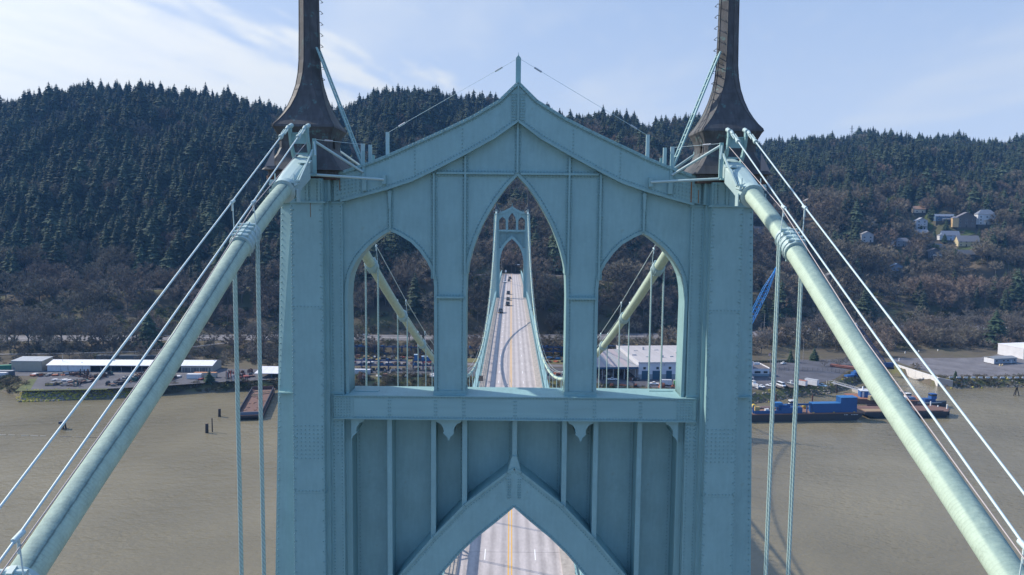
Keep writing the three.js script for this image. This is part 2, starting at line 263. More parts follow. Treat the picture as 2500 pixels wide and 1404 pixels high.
guardrail(PATH, 2.2, 'low wooden rail beside the slanting path', -420, -185);

// paved yards on the bank
const yards = [
  ['yard', 'dark asphalt storage yard with rows of scrap in front of the long white roof', [[-259, -416], [-218, -421], [-190, -430], [-172, -438], [-136, -449], [-98, -455], [-98, -470], [-140, -478], [-320, -480], [-330, -452], [-276, -452]], M.asphalt, 5.03],
  ['yard', 'asphalt yard in front of the grey and white industrial building', [[-60, -492], [-95, -470], [-40, -466], [38, -452], [84, -436], [112, -427], [132, -432], [152, -440], [180, -452], [196, -466], [214, -492], [246, -522], [252, -548], [180, -556], [170, -500], [60, -492]], M.asphalt, 5.03],
  ['parking_lot', 'wide empty grey paved lot behind the row of concrete barriers', [[266, -476], [320, -481], [600, -502], [620, -585], [330, -570], [262, -560], [262, -520]], M.asphalt2, 5.03],
  ['service_road', 'light grey service road running beside the rail bank', [[120, -541], [180, -548], [262, -552], [330, -574], [620, -589], [620, -594], [330, -579], [258, -560], [180, -562], [120, -560]], M.asphalt2, 5.06],
  ['service_road', 'pale concrete strip across the middle of the pipe yard', [[-125, -500], [48, -494], [52, -502], [-125, -510]], M.asphalt2, 5.06],
  ['service_road', 'pale drive directly in front of the long white-roofed shed', [[-285, -458], [-178, -461], [-178, -467], [-285, -464]], M.gravel, 5.06],
  ['lawn', 'bright green grass strip at the corner of the scrap yard', [[-272, -444], [-276, -444], [-265, -413], [-219, -418.5], [-219, -421], [-259, -416.5]], M.grass, 5.05],
  ['lawn', 'dry yellow-green grass in the middle of the pipe yard', [[-112, -512], [44, -506], [48, -520], [-112, -524]], std(0.20, 0.19, 0.07, 1, { map: aspMap }), 5.04],
  ['lawn', 'grassy island between the gate and the service road', [[120, -530], [175, -534], [200, -532], [204, -546], [120, -540]], std(0.13, 0.12, 0.06, 1, { map: aspMap }), 5.05],
];
for (const [n, l, p, m, y] of yards) tag(mesh(n, sheet(p, y), m), l, n.replace('_', ' '), null, 'structure');

// ------------------------------------------------------------------ suspension bridge
const TZ1 = -31.1, TZ2 = -398, CX = 7.95, LAND = -640;
const deckY = (z) => (z > TZ1 ? 59.3 - (z - TZ1) * 0.02 : z > TZ2 ? 59.3 + 1.0 * (1 - Math.pow((z - (TZ1 + TZ2) / 2) / ((TZ1 - TZ2) / 2), 2)) : 59.3 - (TZ2 - z) * 0.0243);
function cableY(z) {                                  // centre of the main cable
  if (z > TZ1) { const P = [[31.1, 102.95], [28.6, 102.35], [26.4, 101.68], [22.9, 100.24], [16.2, 96.97], [14.9, 96.46], [12.15, 95.2], [6, 92.4], [-10, 85.6], [-40, 75], [-75, 66], [-100, 60.5]]; const d = -z; for (let i = 0; i + 1 < P.length; i++) if (d >= P[i + 1][0]) { const k = (P[i][0] - d) / (P[i][0] - P[i + 1][0]); return lerp(P[i][1], P[i + 1][1], k); } return 60.5; }
  const zm = -222; if (z >= zm) return 65 + 37.95 * Math.pow((z - zm) / (TZ1 - zm), 2);
  if (z >= TZ2) return 65 + 37.95 * Math.pow((z - zm) / (TZ2 - zm), 2);
  const k = (TZ2 - z) / 132; return lerp(102.95, 60.2, k) - 16 * k * (1 - k) * 0.45;
}
const smoothCableY = (z) => (z > TZ1 - 0.5 && z < 60 ? (cableY(z - 1.2) + cableY(z - 0.6) + cableY(z) + cableY(z + 0.6) + cableY(z + 1.2)) / 5 : cableY(z));

const GT = [[0, 105.98], [0.7, 105.31], [1.7, 104.71], [2.79, 104.18], [3.89, 103.68], [5.0, 103.18], [5.66, 102.92], [6.38, 102.67], [7.0, 102.45]];
const GB = [[0, 104.54], [0.86, 103.91], [1.96, 103.3], [3.18, 102.66], [4.0, 102.26], [4.89, 101.96], [5.73, 101.72], [6.72, 101.46]];
const AS_IN = [[4.87, 100.38], [4.5, 100.2], [4.07, 99.94], [3.74, 99.6], [3.46, 99.2], [3.31, 98.9], [3.22, 98.65], [3.18, 98.2], [3.18, 93.9]];
const AS_OUT = [[6.5, 93.9], [6.54, 97.8], [6.5, 98.3], [6.42, 98.7], [6.3, 98.98], [6.15, 99.25], [5.96, 99.5], [5.72, 99.77], [5.47, 99.98], [5.15, 100.22]];
const AC = [[0, 102.55], [0.4, 102.1], [0.78, 101.58], [1.07, 101.1], [1.32, 100.64], [1.53, 100.14], [1.71, 99.62], [1.83, 99.15], [1.91, 98.68], [1.94, 97.85], [1.94, 93.9]];
const LO = [[0, 90.95], [0.25, 90.78], [1.93, 89.44], [3.16, 88.12], [4.43, 86.6], [5.2, 85.45], [5.62, 84.7]];
const LI = [[0, 89.42], [0.66, 88.83], [1.42, 88.2], [2.12, 87.52], [2.88, 86.6], [3.9, 85.15], [4.75, 83.4], [5.45, 81.2], [5.9, 78.8], [6.05, 77], [6.05, 59]];
const mir = (P) => P.map(([x, y]) => [-x, y]);
const both = (P) => [...mir(P).slice(P[0][0] === 0 ? 1 : 0).reverse(), ...P];   // left half, then right half

function makeTower() {
  const T = thing('suspension_tower', '', 'bridge tower', [0, 0, TZ1]);
  const riv = [];                                     // rivet heads on faces turned to +z
  const rline = (a, b, z, s = 0.13, off = 0) => { const L = Math.hypot(b[0] - a[0], b[1] - a[1]), n = Math.max(1, Math.round(L / s)); for (let i = 0; i < n; i++) riv.push([lerp(a[0], b[0], (i + 0.5) / n), lerp(a[1], b[1], (i + 0.5) / n), z + off]); };
  const rpoly = (P, z, s) => { for (let i = 0; i + 1 < P.length; i++) rline(P[i], P[i + 1], z, s); };
  const rgrid = (x0, x1, y0, y1, z, s = 0.14) => { for (let x = x0; x <= x1 + 0.001; x += s) for (let y = y0; y <= y1 + 0.001; y += s) riv.push([x, y, z]); };
  const shiftP = (P, d) => P.map((p, i) => { const a = P[Math.max(0, i - 1)], b = P[Math.min(P.length - 1, i + 1)]; const dx = b[0] - a[0], dy = b[1] - a[1], l = Math.hypot(dx, dy) || 1; return [p[0] - dy / l * d, p[1] + dx / l * d]; });
  const strip = (P, w, z, t) => P.slice(1).map((p, i) => { const a = P[i], L = Math.hypot(p[0] - a[0], p[1] - a[1]), g = new THREE.BoxGeometry(w, L + w * 0.25, t); g.rotateZ(-Math.atan2(p[0] - a[0], p[1] - a[1])); g.translate((a[0] + p[0]) / 2, (a[1] + p[1]) / 2, z); return g; });

  // legs: stepped cruciform shafts that widen downwards
  const plan = (y, s) => {
    const k = 101.5 - y, o = 9.12 + 0.031 * k, pi = 7.30 + 0.003 * k, po = 8.50 + 0.0045 * k, ii = 6.68 + 0.002 * k;
    const F = [[ii, 0.95], [pi - 0.13, 0.95], [pi - 0.13, 1.18], [pi, 1.18], [pi, 1.55], [po, 1.55], [po, 1.02], [o, 0.66]];
    const ring = [...F, ...F.map(([x, z]) => [x, -z]).reverse()];
    return (s > 0 ? ring : ring.map(([x, z]) => [-x, z]).reverse()).map(([x, z]) => [x, y, z]);
  };
  for (const s of [-1, 1]) {
    const L = mesh('leg', loft([102.32, 93, 86.7, 78, 62, 40, 8].map((y) => plan(y, s)).reverse()), M.paint, T);
    if (s < 0) L.geometry.computeBoundingBox();
    mesh('cap_plate', [ext([[6.6, 101.4], [9.2, 101.4], [9.2, 101.47], [6.6, 101.47]].map(([x, y]) => [s * x, y]), 2.0), ext([[7.2, 101.4], [8.6, 101.4], [8.6, 101.47], [7.2, 101.47]].map(([x, y]) => [s * x, y]), 3.24)], M.paint2, L);
    mesh('splice_plate', [bx(2.6, 0.05, 1.96, s * 7.97, 94.02, 0), ...[97.4, 90.2].map((y) => bx(1.22, 0.012, 3.115, s * 7.92, y, 0))], M.paint2, L);
    mesh('stiffener', [7.12, 7.42, 7.85, 8.35].map((x) => bx(0.09, 0.84, x > 7.3 ? 3.2 : 2.5, s * x, 101.9, 0)), M.paint2, L);
    for (const [x0, x1] of [[7.34, 7.32], [8.46, 8.5], [7.4, 7.38], [8.4, 8.44]]) rline([s * x0, 101.35], [s * (x1 + (x1 > 8 ? 0.05 : 0.04)), 86], 1.555, x0 === 7.34 || x0 === 8.46 ? 0.14 : 0.42);
    for (const x of [6.76, 7.08]) rline([s * x, 101.35], [s * (x + 0.03), 86], 0.955, 0.14);
    for (const x of [8.62, 9.04]) rline([s * x, 101.35], [s * (x + 0.48 * (x > 9 ? 0.95 : 0.15)), 86], x > 9 ? 0.72 : 0.96, 0.24);
    rgrid(7.42 * s - (s < 0 ? 0.96 : 0), 7.42 * s + (s < 0 ? 0 : 0.96), 91.6, 92.9, 1.555, 0.16);
    rline([s * 7.3, 97.5], [s * 8.5, 97.5], 1.555); rline([s * 7.34, 90.3], [s * 8.54, 90.3], 1.555);
    rgrid(Math.min(s * 6.72, s * 7.1), Math.max(s * 6.72, s * 7.1), 91.6, 92.9, 0.955, 0.16);
    const xs = [6.78, 7.02, 7.36, 7.5, 7.78, 7.92, 8.28, 8.42]; for (const x of xs) rline([s * x, 101.5], [s * x, 102.28], x > 7.25 ? 1.56 : 0.96, 0.12);
    const P = mesh('pier', loft([[-6, 1.18], [6, 1.06], [8.05, 1]].map(([y, k]) => { const a = 4.4 * k, b = 5.2 * k; return [[-a, -b], [a, -b], [a, b], [-a, b]].map(([x, z]) => [s * 9.4 + x, y, z]).reverse(); })), M.conc, T); P.userData.label = 'concrete pier foot';
  }
  mesh('cross_strut', [bx(18, 2.4, 1.6, 0, 50, 0), bx(20, 2.4, 1.6, 0, 30, 0), bar([-9, 50, 0], [9, 30, 0], 0.9, 0.9), bar([9, 50, 0], [-9, 30, 0], 0.9, 0.9), bar([-10, 30, 0], [10, 9, 0], 0.9, 0.9), bar([10, 30, 0], [-10, 9, 0], 0.9, 0.9)], M.paint, T);

  // gable
  const gable = mesh('gable_beam', ext([...both(GT), ...both(GB).reverse()], 2.1), M.paint, T);
  for (const f of [-1, 1]) {
    mesh('flange', [...strip(shiftP(both(GT), 0.0), 0.11, 0, 2.26).map((g) => g), ...strip(shiftP(both(GB), 0.045), 0.09, 0, 2.2)].slice(0, f < 0 ? undefined : 0).concat(f < 0 ? [] : [bx(0.06, 1.36, 2.24, 0, 105.22, 0)]), M.paint2, gable);
  }
  mesh('apex_plate', ext([[-0.26, 105.62], [0, 105.86], [0.26, 105.62], [0.26, 104.46], [0, 104.66], [-0.26, 104.46]], 2.13), M.paint2, gable);
  mesh('joint_plate', [-1, 1].flatMap((s) => [ext([[5.95, 101.75], [6.98, 101.5], [6.98, 102.36], [5.95, 102.7]].map(([x, y]) => [s * x, y]), 2.13)]), M.paint2, gable);
  rpoly(shiftP(both(GT), -0.11), 1.055, 0.12); rpoly(shiftP(both(GB), 0.16), 1.055, 0.12); rpoly(shiftP(both(GT), 0.0), 1.13, 0.16);
  for (const s of [-1, 1]) { for (const x of [0.09, 0.17, 0.23]) rline([s * x, 104.55], [s * x, 105.6], 1.07, 0.1); rline([s * 2.1, 103.35], [s * 2.1, 104.45], 1.055, 0.14); rline([s * 3.9, 102.4], [s * 3.9, 103.6], 1.055, 0.14); for (let i = 0; i < 7; i++) rline([s * (6.0 + i * 0.14), 101.85 - i * 0.03], [s * (6.0 + i * 0.14), 102.55 - i * 0.03], 1.075, 0.14); }

  // panel with three pointed openings
  const panel = mesh('upper_panel', ext([[-6.9, 93.9], [6.9, 93.9], [6.9, 101.5], ...both(GB).reverse().map(([x, y]) => [x, y + 0.15]), [-6.9, 101.5]], 1.0, -0.2,
    [[...AS_OUT, ...AS_IN], [...mir(AS_IN).reverse(), ...mir(AS_OUT).reverse()], both(AC)]), M.paint, T);
  const rims = []; for (const P of [[...AS_OUT, ...AS_IN], mir([...AS_OUT, ...AS_IN]), both(AC)]) rims.push(P);
  rims.forEach((P, i) => { const d = i === 0 ? -0.06 : 0.06; mesh('opening_rim', strip(shiftP(P, d), 0.12, 0.3, 1.12), M.paint2, panel); rpoly(shiftP(P, d * 2.6), 0.805, 0.13); });
  const stiff = (a, b, w = 0.07) => { mesh('stiffener', [bar([...a, 0.3], [...b, 0.3], w, 1.28, [0, 0, 1]), bar([...a, 0.3], [...b, 0.3], 0.24, 1.05, [0, 0, 1])], M.paint2, panel); const dx = b[0] - a[0], dy = b[1] - a[1], l = Math.hypot(dx, dy), nx = -dy / l * 0.085, ny = dx / l * 0.085; rline([a[0] + nx, a[1] + ny], [b[0] + nx, b[1] + ny], 0.825, 0.12); rline([a[0] - nx, a[1] - ny], [b[0] - nx, b[1] - ny], 0.825, 0.12); };
  stiff([0, 104.5], [0, 102.64]);
  for (const s of [-1, 1]) { stiff([s * 1.99, 103.25], [s * 1.99, 98.75]); stiff([s * 3.19, 102.6], [s * 3.19, 98.55]); stiff([s * 4.87, 101.95], [s * 4.87, 100.42]); stiff([s * 0.12, 102.6], [s * 3.1, 102.6]); stiff([s * 2.02, 97.83], [s * 3.1, 97.83]); mesh('foot_plate', bx(1.28, 0.16, 1.16, s * 2.56, 94.06, 0.3), M.paint2, panel); mesh('stiffener', ext([[4.8, 101.9], [4.94, 101.9], [4.91, 101.2], [4.83, 101.2]].map(([x, y]) => [s * x, y]), 1.95), M.paint2, panel); }

  // window-sill beam
  const sill = mesh('sill_beam', bx(14.1, 0.95, 1.6, 0, 93.495, 0.25), M.paint, T);
  mesh('flange', [bx(14.14, 0.04, 1.7, 0, 93.965, 0.25), bx(14.14, 0.05, 1.7, 0, 93.06, 0.25)], M.paint2, sill);
  for (const s of [-1, 1]) mesh('gusset_plate', bx(0.78, 0.84, 1.63, s * 6.68, 93.5, 0.25), M.paint2, sill);
  mesh('hatch_plate', [bx(0.95, 0.03, 0.3, -5.9, 93.998, 0.3), bx(0.95, 0.03, 0.3, 5.9, 93.998, -0.25)], M.paint2, sill);
  rline([-7, 93.9], [7, 93.9], 1.055, 0.12); rline([-7, 93.13], [7, 93.13], 1.055, 0.12); for (const s of [-1, 1]) rgrid(Math.min(s * 6.35, s * 7.0), Math.max(s * 6.35, s * 7.0), 93.18, 93.84, 1.07, 0.11); for (const x of [-4.9, -3.1, -2, 0, 2, 3.1, 4.9]) { rline([x - 0.04, 93.15], [x - 0.04, 93.85], 1.055, 0.14); rline([x + 0.04, 93.15], [x + 0.04, 93.85], 1.055, 0.14); }

  // lower panel, ribs, great arch
  const lowTop = [[-6.8, 93.03], [6.8, 93.03]];
  const lower = mesh('lower_panel', ext([[-6.8, 84.6], ...both(LO.slice(0, 6)).map(([x, y]) => [x, y - 0.15]), [6.8, 84.6], ...lowTop.reverse()], 0.2, -0.55), M.paint, T);
  const archY = (x) => { x = Math.abs(x); for (let i = 0; i + 1 < LO.length; i++) if (x <= LO[i + 1][0]) return lerp(LO[i][1], LO[i + 1][1], (x - LO[i][0]) / (LO[i + 1][0] - LO[i][0])); return 84.7; };
  for (const x of [-4.96, -3.22, -1.98, 0, 1.98, 3.22, 4.96]) { const y0 = archY(x) - 0.1; mesh('rib', [bx(0.19, 93.03 - y0, 1.3, x, (93.03 + y0) / 2, 0), bx(0.05, 93.03 - y0, 0.05, x - 0.13, (93.03 + y0) / 2, -0.32)], M.paint, lower); rline([x - 0.2, y0 + 0.1], [x - 0.2, 92.9], -0.345, 0.14); }
  mesh('rib', ext([[-0.095, 91.5], [0.095, 91.5], [0.3, 90.75], [0.3, 90.3], [-0.3, 90.3], [-0.3, 90.75]], 1.43), M.paint, lower);
  const arch = mesh('great_arch', ext([...both(LO), [6.8, 84.7], [6.8, 59], ...both(LI).reverse(), [-6.8, 59], [-6.8, 84.7]], 1.4), M.paint, T);
  mesh('flange', [...strip(shiftP(both(LO), 0.05), 0.1, 0, 1.5), ...strip(shiftP(both(LI.slice(0, 10)), 0.03), 0.06, 0, 1.48)], M.paint2, arch);
  rpoly(shiftP(both(LO), -0.1), 0.705, 0.13); rpoly(shiftP(both(LI.slice(0, 6)), 0.09), 0.705, 0.13); for (const x of [-0.24, -0.16, 0.16, 0.24]) rline([x, 89.75], [x, 90.6], 0.72, 0.1);
  for (const s of [-1, 1]) { rline([s * 6.35, 86], [s * 6.35, 92.9], -0.345, 0.16); mesh('edge_angle', bx(0.24, 8.2, 1.2, s * 6.58, 88.85, 0), M.paint2, lower); }
  const half = [[0, 92.12], [0.07, 92.3], [0.2, 92.42], [0.22, 92.46], [0.19, 92.5], [0.22, 92.66], [0.33, 92.82], [0.5, 92.9], [0.5, 93.03]];
  for (const s of [-1, 1]) {
    mesh('corbel', ext([...mir(half).slice(1).reverse(), ...half].map(([x, y]) => [x + s * 2.6, y]), 1.7), M.paint, T);
    mesh('corbel', ext([...half.map(([x, y]) => [x, y]), [0, 93.03]].map(([x, y]) => [s * (6.44 - x), y]), 1.7), M.paint, T);
  }

  // post, stays and rails along the gable
  const king = mesh('king_post', ext([[-0.1, 105.9], [0.1, 105.9], [0.1, 107.08], [0, 107.2], [-0.1, 107.08]], 0.2), M.paint, T); mesh('finial', new THREE.ConeGeometry(0.02, 0.16, 5).translate(0, 107.26, 0), M.paint, king);
  for (const s of [-1, 1]) {
    mesh('stay_post', bx(0.13, 1.1, 0.1, s * 5.03, 103.62, 0.4), M.bright, T); mesh('stay_post', bx(0.14, 0.98, 0.1, s * 5.92, 103.2, 0.75), M.bright, T); mesh('stay_post', bx(0.13, 0.9, 0.1, s * 5.72, 103.24, 0.3), M.bright, T);
    const w = mesh('stay_wire', rod([0, 107.08, 0.1], [s * 5.03, 104.14, 0.4], 0.007, 0.007, 5), M.hand, T); mesh('turnbuckle', [rod([s * 0.62, 106.72, 0.13], [s * 0.9, 106.55, 0.15], 0.035, 0.035), rod([s * 4.35, 104.54, 0.36], [s * 4.6, 104.39, 0.37], 0.035, 0.035)], M.steel, w);
    const w2 = mesh('stay_wire', rod([s * 5.92, 103.66, 0.75], [s * 7.5, 103.72, 2.0], 0.008, 0.008, 5), M.hand, T); mesh('turnbuckle', rod([s * 6.9, 103.7, 1.53], [s * 7.15, 103.71, 1.72], 0.035, 0.035), M.steel, w2);
    // ladder from the gable to the spire
    const lad = mesh('ladder', [bar([s * 5.95, 102.7, 0.45], [s * 7.74, 107.35, 0.34], 0.14, 0.05), bar([s * 5.95, 102.7, -0.15], [s * 7.74, 107.35, -0.15], 0.14, 0.05)], M.paint, T);
    mesh('rung', Array.from({ length: 17 }, (_, i) => rod([s * lerp(5.95, 7.74, (i + 0.5) / 17), lerp(102.7, 107.35, (i + 0.5) / 17), 0.42], [s * lerp(5.95, 7.74, (i + 0.5) / 17), lerp(102.7, 107.35, (i + 0.5) / 17), -0.15], 0.018, 0.018, 5)), M.bright, lad);

    // spire: square skirts, flared collar, shaft turning octagonal
    const oct = (y, a0, b0, cx = s * 8.1, q = lerp(1, 0.94, clamp((y - 104.4) / 1.5)), a = a0 * q, b = b0 * q) => [[b, a], [a, b], [a, -b], [b, -a], [-b, -a], [-a, -b], [-a, b], [-b, a]].reverse().map(([x, z]) => [cx + x, y, z]);
    const SL = [[102.3, 1.32, 1.24], [102.6, 1.32, 1.24], [102.64, 1.5, 1.4], [102.95, 1.25, 1.14], [103.25, 1.06, 0.96], [103.5, 0.97, 0.86], [103.75, 0.97, 0.86], [104.0, 1.03, 0.95], [104.2, 1.12, 1.07], [104.27, 1.17, 1.13]];
    const base = mesh('spire_base', loft(SL.map((l) => oct(...l))), M.bronze, T); mesh('sill_band', loft([oct(102.29, 1.36, 1.28), oct(102.42, 1.36, 1.28)]), M.rust, base); mesh('vent_slot', [bx(0.02, 0.55, 0.16, s * (8.1 - 1.0), 103.78, 0.35, 0.3, 0, 0)], M.dark, base);
    const SH = [[104.271, 1.17, 1.13], [104.36, 1.15, 1.1], [104.55, 1.02, 0.93], [104.8, 0.89, 0.75], [105.1, 0.76, 0.57], [105.5, 0.63, 0.40], [105.95, 0.52, 0.26], [106.4, 0.45, 0.175], [106.9, 0.41, 0.135], [108, 0.388, 0.125], [109.5, 0.37, 0.12], [112, 0.33, 0.105], [118, 0.1, 0.035], [119, 0.03, 0.012]];
    const shaft = mesh('spire_shaft', loft(SH.map((l) => oct(...l))), M.bronze, T);
    const rings = SH.map((l) => oct(...l)); mesh('seam', [0, 1, 2, 3, 4, 5, 6, 7].flatMap((j) => rings.slice(1, 12).map((r, i) => rod(rings[i][j], r[j], 0.018, 0.018, 4))).concat([104.75, 105.75].map((y, i) => loft([oct(y, [0.92, 0.575][i], [0.78, 0.33][i]), oct(y + 0.03, [0.91, 0.57][i], [0.77, 0.33][i])]))), M.bronze, shaft);
    for (let i = 0; i < 16; i++) { const y = 106.2 + i * 0.42, a = (y < 106.9 ? 0.45 : 0.40) + 0.0; mesh('rung', [rod([s * (8.1 - a), y, 0.2], [s * (8.1 - a - 0.09), y + 0.02, 0.2], 0.012, 0.012, 5), rod([s * (8.1 - a), y, -0.2], [s * (8.1 - a - 0.09), y + 0.02, -0.2], 0.012, 0.012, 5), rod([s * (8.1 - a - 0.09), y + 0.02, 0.2], [s * (8.1 - a - 0.09), y + 0.02, -0.2], 0.012, 0.012, 5)], M.bronze, shaft); }

    // saddle gear on both faces
    for (const f of [1, -1]) {
      const Z = (z) => f * z, X = (dx) => s * (CX + dx);              // dx > 0 outwards
      const yc = (zl) => 102.95 - 0.262 * Math.max(0, zl - 0.8) - 0.3 * Math.max(0, zl - 2.4) * 0.2;
      const sad = mesh('saddle_cover', loft([[1.0, 102.98, 0.34, 0.34], [2.1, 102.72, 0.34, 0.3], [2.25, 102.62, 0.4, 0.33], [3.2, 102.26, 0.36, 0.33], [4.15, 101.86, 0.33, 0.33]].map(([z, y, w, h]) => { const r = []; for (let i = 0; i < 10; i++) { const a = Math.PI * (i / 9); r.push([X(0) + Math.sign(Math.cos(a)) * Math.pow(Math.abs(Math.cos(a)), 0.5) * w, y + Math.pow(Math.sin(a), 0.6) * h, Z(z)]); } r.push([X(0) - w, y - 0.35, Z(z)], [X(0) + w, y - 0.35, Z(z)]); return f > 0 ? r : r.reverse(); })), M.bright, T);
      mesh('collar', [rod([X(0), 101.84, Z(4.06)], [X(0), 101.74, Z(4.34)], 0.41, 0.41, 18, false), ...[-0.42, -0.25, 0.25, 0.42].map((d) => rod([X(d), 102.02, Z(3.95)], [X(d), 101.98, Z(4.4)], 0.05, 0.05, 6, false)), bx(1.0, 0.05, 0.14, X(0), 102.12, Z(4.12)), bx(0.9, 0.05, 0.1, X(0), 102.06, Z(4.34)), bx(0.04, 0.42, 0.34, X(-0.46), 101.62, Z(4.15)), bx(0.04, 0.42, 0.34, X(0.46), 101.62, Z(4.15)), rod([X(-0.3), 102.1, Z(4.1)], [X(-0.3), 102.36, Z(4.1)], 0.02, 0.02, 5), rod([X(0.34), 102.1, Z(4.1)], [X(0.34), 102.36, Z(4.1)], 0.02, 0.02, 5)], M.bright, T);
      for (const e of [-1, 1]) { const q = [[103.0, 1.75], [103.3, 2.02], [103.6, 2.2], [103.9, 2.3], [104.15, 2.28]]; mesh('rope_horn', q.slice(1).map((p, i) => bar([X(e * 0.31), q[i][0], Z(q[i][1])], [X(e * 0.31), p[0] + 0.02, Z(p[1])], 0.09, 0.2, [0, 0, 1])), M.paint, T); mesh('rope_socket', [rod([X(e * 0.31), 104.2, Z(2.1)], [X(e * 0.31), 104.12, Z(2.4)], 0.09, 0.075, 7, false)], M.bright, T); }
      mesh('cross_plate', [bx(0.62, 0.36, 0.05, X(0), 103.72, Z(2.2)), bx(0.66, 0.04, 0.12, X(0), 103.91, Z(2.2)), bx(0.62, 0.06, 0.1, X(0), 103.2, Z(1.95))], M.paint, T);
      mesh('bracket_post', [bx(0.13, 1.28, 0.1, X(-0.5), 103.1, Z(2.05)), bx(0.34, 0.06, 0.5, X(-0.36), 102.42, Z(1.95))], M.paint, T);
      mesh('platform_plate', [bx(0.42, 0.03, 0.34, X(-0.3), 102.86, Z(2.62), f * 0.35, 0, 0), bar([X(-0.5), 103.3, Z(2.3)], [X(-0.46), 102.1, Z(4.05)], 0.05, 0.08), bar([X(-0.34), 102.75, Z(2.75)], [X(-0.36), 102.08, Z(4.05)], 0.04, 0.07), bar([X(-0.5), 103.62, Z(2.1)], [X(-0.62), 103.1, Z(2.4)], 0.06, 0.06)], M.bright, T);
      mesh('brace', [rod([X(-0.45), 103.68, Z(2.05)], [s * 5.86, 102.6, Z(1.12)], 0.05, 0.05, 7), rod([X(-0.4), 102.44, Z(2.0)], [s * 5.05, 102.32, Z(1.2)], 0.05, 0.05, 8, false)], M.bright, T);
      mesh('clip', [bx(0.14, 0.34, 0.2, s * 5.05, 102.32, Z(1.12)), bx(0.16, 0.46, 0.12, s * 5.8, 102.12, Z(1.1)), bx(0.1, 1.0, 0.09, s * 5.84, 102.9, Z(1.06))], M.paint, T);
    }
    if (s > 0) mesh('rust_streak', [bx(0.05, 0.8, 0.006, 6.62, 101.95, 1.066), bx(0.03, 0.5, 0.006, 6.9, 101.8, 1.07)], C(0.30, 0.15, 0.07, 0.9), T); else mesh('rust_streak', [bx(0.04, 0.4, 0.006, -6.75, 102.1, 1.066), bx(0.025, 0.55, 0.006, -7.75, 101.15, 1.556)], C(0.24, 0.17, 0.12, 0.9), T);
    // pale grey flashing triangle beside the cable notch, and rust drip
    mesh('flashing', ext([[0, 0], [0.42, 0], [0.42, 0.78]].map(([x, y]) => [s * 8.1 + (s < 0 ? -1.44 + x : 1.44 - x), 102.66 + y]), 0.03, 1.36), C(0.30, 0.27, 0.28), T);
  }
  // rivets
  const g = new THREE.IcosahedronGeometry(0.03, 0); const inst = new THREE.InstancedMesh(g, M.rivet, riv.length); const mm = new THREE.Matrix4();
  riv.forEach((p, i) => inst.setMatrixAt(i, mm.makeTranslation(...p))); inst.name = 'rivets'; inst.userData.kind = 'stuff'; inst.castShadow = true; T.add(inst);
  return T;
}
const nearTower = makeTower(); tag(nearTower, 'huge riveted verdigris steel portal filling the foreground, three pointed openings and dark spires');
const farTower = copy(nearTower, 'whole distant green steel tower framed by the middle pointed opening', [0, 0, TZ2]);
for (const o of [...farTower.children]) if (o.name === 'rivets') farTower.remove(o);

